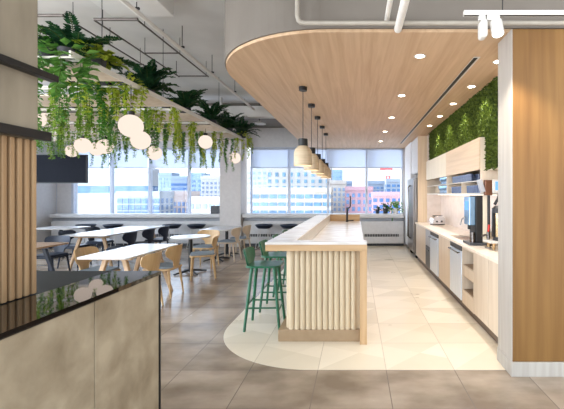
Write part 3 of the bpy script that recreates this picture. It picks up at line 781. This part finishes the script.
DC = [(-4.95, 7.95, PI, 'navy chair at the near end of the trestle table, aisle side'),
      (-4.93, 8.62, PI, 'navy chair second from the near end of the trestle table, aisle side'),
      (-4.93, 9.30, PI, 'navy chair third along the trestle table, aisle side'),
      (-6.12, 8.2, 0, 'navy chair on the wall side of the trestle table, near end'),
      (-6.12, 9.0, 0, 'navy chair on the wall side of the trestle table, farther along'),
      (-5.65, 6.95, -PI/2, 'navy chair behind the brown topped table')]
for i, (x, y, r, lb) in enumerate(DC): place(chd, i, (x, y, 0), r, lb, 'navy chairs around the trestle tables')

def make_wstool():
    t = thing('window_stool', '', 'stool')
    m = MB(); pr = [(0.17, 0.585), (0.22, 0.63), (0.265, 0.695), (0.25, 0.70), (0.205, 0.64), (0.16, 0.605), (0.0, 0.60)]
    m.lathe([(0.0, 0.58)]+pr, 24).build('seat_shell', 'navy', t, smooth=True)
    for sx in (-1, 1):
        m = MB().tube([(sx*0.12, -0.10, 0.584), (sx*0.2, -0.2, 0.012), (sx*0.2, 0.2, 0.012), (sx*0.12, 0.10, 0.584)], 0.010, 8)
        m.build('sled_leg', 'trimwhite', t, smooth=True)
    MB().bar((-0.175, -0.168, 0.2), (0.175, -0.168, 0.2), 0.008).build('footrest', 'trimwhite', t)
    return t
ws = make_wstool()
WS = [(86, 'beneath the windows nearest the television'), (113, 'second from the television corner'), (172, 'beyond the round table, away from the pier'),
      (196.5, 'nearest the pier, round table side'), (264, 'closest to the grey pier on its bar side'), (289, 'partly hidden by the island bar top')]
for i, (px, lb) in enumerate(WS):
    place(ws, i, ((px-VX)*10.95/F, 10.95, 0), 0, 'dark shell stool on thin white legs, ' + lb.replace('left window bank, ', ''), 'dark stools along the windows')

# ------------------------------------------------------------------ sill plants
sz_ = 0.9855
def sillpot(px, label, r, h, mat, foliage):
    t = thing('potted_plant', label, 'plant', ((px-VX)*11.55/F, 11.55, sz_))
    MB().lathe([(0, 0), (r*0.8, 0), (r, h), (r*0.9, h), (r*0.85, h*0.85), (0, h*0.85)], 18).build('pot', mat, t, smooth=True)
    bm = bmesh.new(); q = random.Random(int(px))
    for i in range(foliage[1]):
        a = q.uniform(0, 2*PI); e = q.uniform(-0.3, 1.4); d = Vector((math.cos(a)*math.cos(e), math.sin(a)*math.cos(e), math.sin(e)))
        p = Vector((0, 0, h*0.8))+d*foliage[2]*q.uniform(0.2, 1); n = d.orthogonal().normalized()
        leafquad(bm, p, d, n, 0.075, 0.045)
    if foliage[3]:
        for i in range(12): leafquad(bm, Vector((-r*1.1-0.02, -r*0.8-0.02*q.random(), h*0.7-0.028*i)), Vector((q.uniform(-.6, .6), -0.4, -1)).normalized(), Vector((0, -1, 0.2)), 0.06, 0.04)
    f = MB(); f.bm.free(); f.bm = bm; f.build('foliage', foliage[0], t)
sillpot(377.5, 'low navy pot on the window sill, first past the faucet', 0.07, 0.13, 'navy', ('fern', 18, 0.08, False))
sillpot(385.5, 'dark pot with dark foliage between two pots on the sill', 0.085, 0.14, 'darkgrey', ('fern', 70, 0.19, False))
sillpot(395.3, 'green bushy trailing plant on the sill next to the refrigerator', 0.085, 0.15, 'whitepipe', ('palm', 130, 0.24, True))
tag(MB().rbox(-4.42, -4.18, 11.42, 11.62, sz_, sz_+0.24, 0.01).build('storage_box', 'darkgrey'), 'dark grey box standing on the sill against the pier', 'box')

# ------------------------------------------------------------------ kitchen run on the right
XF = 1.45
def door_handle(t, y, z0, z1): MB().bar((-0.03, y, z0), (-0.03, y, z1), 0.006).build('handle', 'steelh', t, smooth=True)
def base_unit(label, y0, y1, mat='cabinet', doors=1):
    t = thing('base_cabinet', label, 'cabinet', (XF, (y0+y1)/2, 0)); h = (y1-y0)/2
    MB().box(0.02, 0.59, -h+0.001, h-0.001, 0.1, 0.868).build('carcass', 'cabinet', t)
    for k in range(doors):
        a = -h+2*h*k/doors; b = -h+2*h*(k+1)/doors
        MB().box(0.0, 0.019, a+0.003, b-0.003, 0.11, 0.86).build('door', mat, t, bevel=0.002)
    return t
base_unit('beige base cabinet at the window end, beside the refrigerator panel', 7.84, 9.08)
base_unit('beige base cabinet between the two dishwashers', 5.77, 6.6)
base_unit('beige base cabinet next to the open niches', 4.125, 4.62)
base_unit('beige base cabinet against the partition end', 3.6, 4.12)
def washer(label, y0, y1):
    t = thing('dishwasher', label, 'dishwasher', (XF, (y0+y1)/2, 0)); h = (y1-y0)/2
    MB().box(0.02, 0.59, -h+0.003, h-0.003, 0.1, 0.868).build('casing', 'darkgrey', t)
    dr = MB().box(-0.012, 0.019, -h+0.006, h-0.006, 0.12, 0.79).build('door', 'palesteel', t, bevel=0.003)
    MB().box(-0.012, 0.019, -h+0.006, h-0.006, 0.795, 0.862).build('control_strip', 'darkgrey', t, bevel=0.003)
    MB().bar((-0.045, -h+0.06, 0.765), (-0.045, h-0.06, 0.765), 0.011).bar((-0.045, -h+0.08, 0.765), (-0.012, -h+0.08, 0.765), 0.008).bar((-0.045, h-0.08, 0.765), (-0.012, h-0.08, 0.765), 0.008).build('handle', 'steelh', dr, smooth=True)
washer('stainless dishwasher nearer the coffee machines, next to the open niches', 5.14, 5.765)
washer('stainless dishwasher farther down the run, beside the dark appliance', 6.62, 7.31)
im = thing('ice_maker', 'dark grey built-in undercounter appliance with a small drawer', 'appliance', (XF, 7.57, 0))
MB().box(0.02, 0.59, -0.25, 0.25, 0.1, 0.868).build('casing', 'darkgrey', im)
dr = MB().box(-0.005, 0.019, -0.245, 0.245, 0.12, 0.52).build('door', 'darkgrey', im, bevel=0.003)
MB().box(-0.005, 0.019, -0.245, 0.245, 0.53, 0.86).build('drawer_front', 'midgrey', im, bevel=0.003)
MB().box(-0.02, -0.006, -0.1, 0.1, 0.44, 0.47).build('handle', 'steelh', dr)
nu = thing('niche_cabinet', 'beige cabinet with two open square niches', 'cabinet', (XF, 4.88, 0))
m = MB().box(0, 0.59, -0.255, -0.237, 0.1, 0.868).box(0, 0.59, 0.237, 0.255, 0.1, 0.868).box(0.3, 0.59, -0.236, 0.236, 0.1, 0.868)
m.build('carcass', 'cabinet', nu)
MB().box(0, 0.299, -0.236, 0.236, 0.84, 0.868).box(0, 0.299, -0.236, 0.236, 0.48, 0.62).box(0, 0.299, -0.236, 0.236, 0.1, 0.28).build('front_panel', 'cabinet', nu)
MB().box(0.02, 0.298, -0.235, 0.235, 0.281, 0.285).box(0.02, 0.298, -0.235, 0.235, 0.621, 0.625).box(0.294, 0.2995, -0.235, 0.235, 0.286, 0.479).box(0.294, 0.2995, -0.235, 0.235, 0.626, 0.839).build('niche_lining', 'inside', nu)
tk = thing('toe_kick', 'dark brown recessed plinth below the base cabinets', 'plinth', (1.49, 6.3, 0.002))
MB().box(0, 0.02, -2.7, 2.78, 0, 0.097).build('kick_board', 'toe', tk)
SKY0, SKY1 = 5.55, 6.25
wt = thing('worktop', 'long beige quartz worktop along the kitchen wall', 'worktop', (1.425, 3.58, 0.87))
MB().box(0, 0.62, 0, SKY0-3.58, 0, 0.03).box(0, 0.62, SKY1-3.58, 5.51, 0, 0.03).box(0, 0.12, SKY0-3.58, SKY1-3.58, 0, 0.03).box(0.5, 0.62, SKY0-3.58, SKY1-3.58, 0, 0.03).build('slab', 'worktop', wt)
MB().box(0.122, 0.498, SKY0-3.578, SKY1-3.582, -0.001, 0.004).build('sink_basin', 'sinksteel', wt)
# wall cabinets
def wall_unit(label, y0, y1, mat, split):
    t = thing('wall_cabinet', label, 'cabinet', (1.65, y0, 1.57)); w = y1-y0
    MB().box(0.001, 0.395, 0.001, w-0.001, 0.35, 0.76).build('carcass', 'cabinet', t)
    MB().box(-0.018, 0.0, 0.002, w-0.002, 0.33, 0.758).build('door', mat, t, bevel=0.002)
    MB().box(0.0, 0.395, 0.001, w-0.001, 0.0, 0.02).build('bottom_shelf', 'laminate', t)
    MB().box(0.0, 0.38, 0.02, w-0.02, 0.178, 0.192).build('shelf', 'laminate', t)
    for y in (0.001, w-0.019): MB().box(0.0, 0.395, y, y+0.018, 0.021, 0.349).build('side_panel', 'cabinet', t)
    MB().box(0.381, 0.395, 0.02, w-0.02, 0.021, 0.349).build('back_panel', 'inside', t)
    for y in split: MB().box(0.0, 0.38, y-0.008, y+0.008, 0.021, 0.177).build('divider', 'cabinet', t)
    return t
wall_unit('wall cabinet with pale plain door and open shelves, refrigerator end', 6.83, 8.74, 'palecab', [0.95])
wall_unit('wall cabinet with oak grain door and open shelves, coffee machine end', 4.98, 6.82, 'cabinetx', [0.9])
us = thing('under_cabinet_light', 'thin lit strip under the wall cabinets', 'light', (1.9, 6.85, 1.562))
MB().box(-0.02, 0.02, -1.8, 1.8, 0, 0.003).build('strip', 'strip', us)
MB().box(-0.03, 0.03, -1.8, 1.8, 0.0032, 0.0075).build('housing', 'trimwhite', us)
# glasses and mugs on the open shelves
def make_tumbler():
    t = MB().lathe([(0, 0), (0.032, 0), (0.04, 0.11), (0.036, 0.11), (0.029, 0.006), (0, 0.006)], 14).build('tumbler', 'darkglass', None, smooth=True)
    return tag(t, '', 'glass')
tum = make_tumbler(); nT = 0
for lo_, (ya, yb), z, lb in [(0, (5.08, 5.72), 1.591, 'dark blue tumbler in a row on the bottom shelf, coffee machine end'), (0, (5.98, 6.60), 1.591, 'dark blue tumbler in a row on the bottom shelf, middle bay'),
                             (0, (5.55, 6.55), 1.763, 'dark blue tumbler in a row on the middle shelf below the oak door')]:
    y = ya
    while y < yb:
        for xx in (1.70, 1.82):
            o = tum if nT == 0 else tum.copy()
            if nT: COL.objects.link(o)
            o.location = (xx, y, z); o['label'] = lb; o['group'] = lb.replace('dark blue tumbler in a row', 'dark tumblers'); nT += 1
        y += 0.095
def make_goblet():
    t = MB().lathe([(0, 0), (0.035, 0), (0.03, 0.004), (0.006, 0.01), (0.006, 0.06), (0.03, 0.08), (0.036, 0.11), (0.032, 0.15), (0.029, 0.15), (0.033, 0.11), (0.026, 0.084), (0, 0.07)], 14).build('wine_glass', 'steelglass', None, smooth=True)
    return tag(t, '', 'glass')
gob = make_goblet(); nT = 0
for (ya, yb), z, lb in [((6.95, 7.6), 1.591, 'pale stemmed glass in a row on the bottom shelf below the plain door'), ((6.95, 7.5), 1.763, 'pale stemmed glass in a row on the middle shelf below the plain door')]:
    y = ya
    while y < yb:
        for xx in (1.70, 1.82):
            o = gob if nT == 0 else gob.copy()
            if nT: COL.objects.link(o)
            o.location = (xx, y, z); o['label'] = lb; o['group'] = lb.replace('pale stemmed glass in a row', 'stemmed glasses'); nT += 1
        y += 0.09

# moss wall
mo = thing('moss_wall', 'green preserved moss wall above the wall cabinets', 'moss wall', (1.74, 0, 0))
MB().prism([(4.53, 1.91), (4.975, 1.91), (4.975, 2.332), (8.75, 2.332), (8.75, 2.998), (4.53, 2.998)], 0, 0.3).build('moss_backing', 'mossbed', mo)
o = mo.children[0]
for v in o.data.vertices: v.co = Vector((v.co.z, v.co.x, v.co.y))
bm = bmesh.new(); q = random.Random(5)
def clump(y, z):
    dep = 0.02+0.012*(0.5+0.5*math.sin(y*23+math.sin(z*17)*2)*math.sin(z*29+math.sin(y*13)*2))
    for _ in range(4):
        p = Vector((-dep*q.uniform(0.2, 1.0), y+q.uniform(-.03, .03), z+q.uniform(-.03, .03)))
        d = Vector((q.uniform(-1.1, -0.1), q.uniform(-1, 1), q.uniform(-1, 1))).normalized(); n = d.orthogonal().normalized()
        leafquad(bm, p, d, n, q.uniform(0.03, 0.05), q.uniform(0.02, 0.032))
y = 4.55
while y < 8.74:
    z = 1.93 if y < 4.96 else 2.35
    while z < 2.985: clump(y, z); z += 0.03
    y += 0.03
f = MB(); f.bm.free(); f.bm = bm; f.build('moss_tufts', 'moss', mo)
tag(MB().box(1.73, 2.049, 4.53, 4.975, 1.885, 1.908).build('moss_ledge', 'palecab', None, bevel=0.003), 'pale wooden ledge under the short end of the moss wall', 'ledge')

struct(MB().box(1.721, 2.049, 9.1, 9.135, 0.003, SZ-0.001).build('wall_return', 'splash'))
# refrigerator group
tag(MB().box(1.5, 1.72, 9.1, 9.135, 0.003, 2.995).build('tall_oak_board', wood('tall_oak', (204, 180, 150), (220, 198, 170), 'z', 0.45)), 'tall oak side panel between worktop and refrigerator', 'panel')
fr = thing('refrigerator', 'tall stainless upright refrigerator on black castors', 'refrigerator', (1.415, 9.66, 0.002))
MB().box(0.03, 0.54, -0.5, 0.5, 0.13, 1.98).build('body', 'steel', fr, bevel=0.005)
for s in (-1, 1):
    a, b = (-0.497, -0.003) if s < 0 else (0.003, 0.497)
    dr = MB().box(-0.02, 0.029, a, b, 0.16, 1.96).build('door', 'steel', fr, bevel=0.004)
    MB().tube([(-0.02, s*0.05, 0.45), (-0.075, s*0.05, 0.5), (-0.075, s*0.05, 1.75), (-0.02, s*0.05, 1.8)], 0.016).build('handle', 'steelh', dr, smooth=True)
for sx in (0.09, 0.46):
    for sy in (-0.42, 0.42):
        MB().bar((sx, sy-0.02, 0.055), (sx, sy+0.02, 0.055), 0.055, seg=16).box(sx-0.03, sx+0.03, sy-0.03, sy+0.03, 0.09, 0.1295).build('castor', 'black', fr, smooth=True)
oc = thing('overhead_cabinet', 'grey cabinet above the stainless refrigerator', 'cabinet', (1.5, 9.66, 2.1))
MB().box(0.02, 0.54, -0.52, 0.52, 0, 0.895).build('carcass', 'convector', oc)
for a, b in ((-0.515, -0.003), (0.003, 0.515)): MB().box(0, 0.019, a, b, 0.02, 0.87).build('door', 'convector', oc, bevel=0.003)
tc_ = thing('tall_cabinet', 'pale tall cabinet between refrigerator and windows', 'cabinet', (1.48, 10.75, 0.002))
MB().box(0.02, 0.56, -0.55, 0.55, 0.1, 2.99).build('carcass', 'wallwhite', tc_)
MB().box(0.06, 0.56, -0.55, 0.55, 0.0, 0.099).build('plinth', 'darkgrey', tc_)
for a, b in ((-0.548, -0.003), (0.003, 0.548)): MB().box(0, 0.019, a, b, 0.11, 2.98).build('door', 'wallwhite', tc_, bevel=0.003)

# appliances on the worktop
WZ = 0.901
to = thing('toaster', 'round-topped chrome toaster at the far end of the worktop', 'toaster', (1.80, 8.3, WZ), 0.15)
pr = [(-0.14, 0.015), (0.14, 0.015), (0.15, 0.08), (0.135, 0.15), (0.09, 0.19), (0, 0.20), (-0.09, 0.19), (-0.135, 0.15), (-0.15, 0.08)]
m = MB(); m.prism(pr, -0.09, 0.09); b_ = m.build('body', 'chrome', to, bevel=0.012, seg=3)
for v in b_.data.vertices: v.co = Vector((v.co.x, v.co.z, v.co.y))
MB().box(-0.1, 0.1, -0.045, -0.02, 0.195, 0.206).box(-0.1, 0.1, 0.02, 0.045, 0.195, 0.206).build('slots', 'black', to)
MB().rbox(-0.14, 0.14, -0.085, 0.085, 0.0, 0.0145, 0.004).build('base', 'black', to)
MB().bar((-0.05, -0.091, 0.08), (-0.05, -0.11, 0.08), 0.018).bar((0.06, -0.091, 0.08), (0.06, -0.11, 0.08), 0.018).build('dials', 'black', to)
cm = thing('coffee_machine', 'tall black coffee dispenser tower with a glassy blue front', 'coffee machine', (1.62, 5.05, WZ), 0.0)
MB().rbox(-0.13, 0.13, -0.14, 0.2, 0.0, 0.035, 0.006).build('base_tray', 'darkgrey', cm)
MB().rbox(-0.04, 0.05, -0.1, 0.18, 0.036, 0.655, 0.006).build('tower', 'black', cm)
MB().rbox(0.0505, 0.11, -0.1, 0.18, 0.036, 0.655, 0.006).build('side_panel', 'palecab', cm)
MB().rbox(-0.125, -0.0405, -0.08, 0.16, 0.26, 0.64, 0.012).build('front_housing', 'steelglass', cm)
MB().box(-0.127, -0.1255, -0.04, 0.12, 0.46, 0.58).build('display', 'display', cm)
MB().bar((-0.09, 0.04, 0.2), (-0.09, 0.04, 0.2595), 0.02).build('nozzle', 'black', cm, smooth=True)
MB().tube([(-0.13, 0.1, 0.36), (-0.17, 0.1, 0.33), (-0.19, 0.1, 0.25)], 0.008).build('lever', 'steelh', cm, smooth=True)
MB().lathe([(0, 0.036), (0.035, 0.036), (0.035, 0.17), (0, 0.17)], 16, (-0.075, -0.06, 0)).build('drip_column', 'steelh', cm, smooth=True)
gr = thing('grinder_display', 'white tablet display on a black stand beside the coffee tower', 'display', (1.83, 4.78, 1.57))
MB().rbox(-0.09, 0.12, 0.0, 0.03, 0.02, 0.19, 0.008).build('housing', 'trimwhite', gr)
MB().box(-0.06, 0.1, -0.002, -0.0005, 0.055, 0.165).build('screen', 'display', gr)
MB().tube([(0.0, 0.015, 0.0195), (-0.01, 0.03, -0.05), (-0.05, 0.05, -0.13)], 0.02).tube([(0.06, 0.02, 0.0195), (0.08, 0.03, -0.10)], 0.018).bar((0.05, 0.1, -0.664), (0.05, 0.1, 0.0), 0.016).tube([(0.05, 0.1, -0.01), (0.03, 0.03, 0.0), (0.02, 0.02, 0.03)], 0.014).build('stand', 'black', gr, smooth=True)
cb = thing('coffee_grinder', 'bronze bodied grinder with a tilted grey hopper lid beside the cabinet', 'grinder', (1.72, 4.93, 0))
MB().rbox(-0.04, 0.06, -0.03, 0.03, 1.56, 1.76, 0.008).build('body', 'copper', cb)
l_ = MB().rbox(-0.03, 0.03, -0.03, 0.03, 0, 0.17, 0.006).build('hopper', 'midgrey', cb); l_.location = (-0.06, -0.01, 1.6); l_.rotation_euler = (0, -0.3, 0)
MB().bar((0.02, 0, WZ), (0.02, 0, 1.559), 0.018).bar((0.02, 0, WZ), (0.02, 0, WZ+0.02), 0.05).build('stand', 'black', cb)
br = thing('coffee_brewer', 'black and brass filter coffee brewer next to the partition', 'coffee brewer', (1.76, 4.62, WZ))
for sx in (-0.10, 0.10):
    for sy in (-0.09, 0.09): MB().bar((sx, sy, 0.0), (sx, sy, 0.08), 0.016, 0.022).build('foot', 'brass', br, smooth=True)
MB().rbox(-0.16, 0.16, -0.13, 0.13, 0.081, 0.105, 0.008).build('drip_tray', 'trimwhite', br)
MB().bar((0.0, 0.0, 0.106), (0.0, 0.0, 0.15), 0.075, seg=20).build('base', 'black', br, smooth=True)
MB().lathe([(0, 0.151), (0.06, 0.151), (0.062, 0.44), (0, 0.44)], 20).build('cylinder', 'brass', br, smooth=True)
MB().box(-0.085, -0.062, -0.02, 0.02, 0.151, 0.47).box(0.062, 0.085, -0.02, 0.02, 0.151, 0.47).build('frame', 'black', br)
MB().lathe([(0, 0.441), (0.085, 0.441), (0.085, 0.5), (0.05, 0.53), (0, 0.53)], 20).build('lid', 'black', br, smooth=True)
tp_ = thing('tap_tower', 'small steel tap with a red lever beside the brewer', 'tap', (1.66, 4.72, WZ))
MB().bar((0, 0, 0), (0, 0, 0.2), 0.02).bar((0, 0, 0), (0, 0, 0.012), 0.04).build('post', 'steelh', tp_, smooth=True)
MB().bar((0, 0, 0.17), (-0.08, 0, 0.15), 0.013).build('nozzle', 'steelh', tp_, smooth=True)
MB().bar((0.0, 0, 0.201), (0.012, 0, 0.29), 0.011, 0.015).build('lever', 'red', tp_, smooth=True)
tl = thing('wooden_box', 'wooden panel box on the worktop under the tap', 'box', (1.80, 5.0, WZ))
MB().rbox(-0.07, 0.1, -0.05, 0.05, 0, 0.17, 0.006).build('box_body', 'cabinet', tl)
MB().rbox(-0.075, 0.105, -0.055, 0.055, 0.171, 0.182, 0.003).build('lid', 'trimwhite', tl)

# ------------------------------------------------------------------ the city beyond the windows
def dim(c, k): return tuple(int(255*((v/255.0)**2.2*k)**(1/2.2)) for v in c)
def cmat(c, v=6): return plain('facade_%d_%d_%d' % c, dim(c, 0.48), 0.8, 0, 0.2, v)
def building(label, x0, x1, ytop, d, wallc, winc, rows, cols=6, ww=0.6, hh=None, depth=3, base=-14, roofc=None, bands=False, cat='building'):
    """facade given by its edges as seen from the room; built at its own distance and size"""
    a = P(x0, ytop, d); b = P(x1, ytop, d)
    t = thing('office_building', label, cat, ((a.x+b.x)/2, d, base))
    hw = (b.x-a.x)/2; top = a.z-base
    MB().box(-hw, hw, 0, depth, 0, top).build('wall', cmat(wallc), t)
    MB().box(-hw*1.01, hw*1.01, -0.15, depth+0.15, top+0.001, top+0.5).build('parapet', cmat(roofc or wallc), t)
    wm = noisy('glazing_%d_%d_%d' % winc, dim(winc, 0.4), dim(winc, 0.7), (1.2, 1.2, 1.2), 1.0, 2, 0.25, 0.5)
    side = hw if (a.x+b.x) < 0 else -hw
    for (yt, yb) in rows:
        zt = P(0, yt, d).z-base; zb = P(0, yb, d).z-base
        if bands:
            MB().box(-hw*0.97, hw*0.97, -0.06, -0.005, zb, zt).build('window_band', wm, t)
            MB().box(min(side*1.0005, side*1.004), max(side*1.0005, side*1.004), depth*0.08, depth*0.92, zb, zt).build('window_band', wm, t)
        else:
            for k in range(cols):
                c = -hw+2*hw*(k+0.5)/cols; w_ = hw/cols*ww
                MB().box(c-w_, c+w_, -0.06, -0.005, zb, zt).build('window', wm, t)
            for k in range(3): MB().box(min(side*1.0005, side*1.004), max(side*1.0005, side*1.004), depth*(k+0.25)/3, depth*(k+0.75)/3, zb, zt).build('window', wm, t)
    return t
building('white office block with one long blue window band, behind the television', 50, 152, 172, 46, (236, 240, 244), (76, 126, 178), [(186, 193)], bands=True, depth=1.5)
building('blue glazed annex in front of the white office block', 117, 160, 196, 40, (222, 230, 238), (92, 134, 188), [(198.5, 203.5), (205, 210), (211.5, 216)], 7, 0.85)
building('slim pale blue tower beside the white office block', 158.5, 172, 175, 70, (186, 206, 230), (150, 178, 214), [(178+4*i, 180.2+4*i) for i in range(8)], 4)
building('grey block with dark blue window stripes above the round table', 171, 188, 179, 62, (176, 194, 216), (66, 112, 168), [(183.5+4.2*i, 185.8+4.2*i) for i in range(4)], bands=True)
building('peach low rise at the foot of the striped block', 160, 190, 195, 48, (238, 214, 204), (120, 150, 196), [(202, 206), (208, 213)], 7)
building('light blue residential block with columns of dark windows', 191, 203, 176, 60, (160, 194, 222), (80, 128, 180), [(180+4.6*i, 182.4+4.6*i) for i in range(5)], 2, 0.5)
building('white apartment block beside the pier with rows of windows', 201, 226, 179, 56, (240, 238, 238), (122, 146, 182), [(182+4.4*i, 184.4+4.4*i) for i in range(5)], 6, 0.5)
building('low peach building with pale blue shop windows beside the pier', 188, 228, 201, 42, (244, 226, 212), (170, 196, 224), [(204, 209)], 6, 0.7)
building('large cream office block behind the pendant lamps', 266, 331, 140, 52, (240, 232, 226), (118, 170, 200), [(155, 158), (162, 165), (172.5, 176.5), (179.5, 183), (186, 189)], 9, 0.42)
building('long cream wing with blue window bands below the pendant lamps', 251, 331, 192, 43, (242, 228, 208), (112, 152, 188), [(194.5, 198.5), (202.5, 206), (210.5, 215)], 9, 0.86)
building('pale blue high block between pier and cream offices', 242, 267, 168, 90, (222, 230, 240), (170, 190, 216), [(172+5*i, 174.5+5*i) for i in range(7)], 5)
building('tall pale blue tower behind the last pendant lamp', 330, 342, 172, 85, (168, 200, 228), (140, 178, 216), [(176+4*i, 178+4*i) for i in range(6)], 3)
building('beige stepped building left of the pink brick one', 328, 346, 184, 50, (238, 226, 212), (150, 176, 206), [(188+5*i, 191+5*i) for i in range(5)], 4, 0.5)
building('grey blue block rising behind the pink brick building', 344, 352, 184, 66, (166, 184, 210), (110, 140, 180), [(188, 190), (193, 195)], 2)
building('pink brick building with blue windows past the black faucet', 345, 373, 190.5, 46, (226, 176, 184), (112, 150, 196), [(193.5, 197), (200, 204), (207, 211), (214, 218)], 5, 0.5)
building('blue grey office block below the tower crane', 368, 384, 184, 60, (196, 212, 230), (112, 156, 204), [(187+3.5*i, 188.8+3.5*i) for i in range(6)], 4, 0.7)
building('rose brick block behind the sill plants', 372, 403, 196, 44, (236, 192, 194), (92, 130, 190), [(198.5, 202), (205, 208.5), (211, 215)], 5, 0.6)
building('glassy blue block next to the refrigerator', 386, 412, 182, 58, (214, 226, 238), (96, 150, 206), [(184.5, 187), (189, 193)], 5, 0.7)
cr = thing('tower_crane', 'red tower crane above the roofs beyond the sill plants', 'crane', P(388, 184, 75))
m = MB(); hgt = P(0, 170, 75).z-P(0, 184, 75).z
for sx in (-0.35, 0.35):
    for sy in (-0.35, 0.35): m.box(sx-0.09, sx+0.09, sy-0.09, sy+0.09, -6, hgt)
for k in range(12):
    z = -6+k*(hgt+6)/12; m.bar((-0.35, -0.35, z), (0.35, -0.35, z+(hgt+6)/12), 0.07, seg=5).bar((0.35, 0.35, z), (-0.35, 0.35, z+(hgt+6)/12), 0.07, seg=5)
red = plain('crane_red', (206, 96, 92), 0.6, 0, 0.3, 5); M['crane'] = red
m.build('mast', 'crane', cr)
MB().box(-1.6, 0.9, -0.3, 0.3, hgt, hgt+0.5).bar((0, 0, hgt+0.4), (-2.2, 0, hgt+9), 0.14).bar((0, 0, hgt+0.4), (-2.0, 0, hgt+9.2), 0.1).build('jib', 'crane', cr)
MB().rbox(-0.6, 0.6, -0.6, 0.6, hgt-1.2, hgt-0.01, 0.1).build('cab', 'whitepipe', cr)

# ------------------------------------------------------------------ daylight, with added fill from the left
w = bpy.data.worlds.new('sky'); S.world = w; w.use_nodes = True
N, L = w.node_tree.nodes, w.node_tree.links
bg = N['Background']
tcw = N.new('ShaderNodeTexCoord'); sx = N.new('ShaderNodeSeparateXYZ'); L.new(tcw.outputs['Generated'], sx.inputs[0])
rp = N.new('ShaderNodeValToRGB'); L.new(mth(N, L, 'MULTIPLY_ADD', sx.outputs[2], 0.5, 0.5), rp.inputs['Fac'])
rp.color_ramp.elements[0].position = 0.42; rp.color_ramp.elements[0].color = (0.88, 0.91, 0.95, 1)
rp.color_ramp.elements[1].position = 0.75; rp.color_ramp.elements[1].color = (0.74, 0.87, 1.0, 1)
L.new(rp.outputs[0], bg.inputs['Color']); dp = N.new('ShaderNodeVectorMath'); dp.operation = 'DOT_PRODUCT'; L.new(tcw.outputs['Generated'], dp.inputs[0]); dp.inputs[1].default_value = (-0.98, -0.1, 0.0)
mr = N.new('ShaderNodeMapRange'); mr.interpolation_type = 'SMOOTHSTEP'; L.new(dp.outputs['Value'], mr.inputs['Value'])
mr.inputs['From Min'].default_value = 0.0; mr.inputs['From Max'].default_value = 0.85; mr.inputs['To Min'].default_value = 1.0; mr.inputs['To Max'].default_value = 6.2  # sky made brighter towards the left, added to fill the dining area
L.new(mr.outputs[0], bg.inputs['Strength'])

S.view_settings.view_transform = 'Standard'; S.view_settings.look = 'None'; S.view_settings.gamma = 1.0
S.view_settings.use_curve_mapping = False; S.view_settings.exposure = 1.05
S.cycles.use_denoising = True
S.cycles.max_bounces = 8; S.cycles.diffuse_bounces = 4; S.cycles.transparent_max_bounces = 12
S.cycles.sample_clamp_indirect = 4.0; S.cycles.caustics_reflective = False; S.cycles.caustics_refractive = False
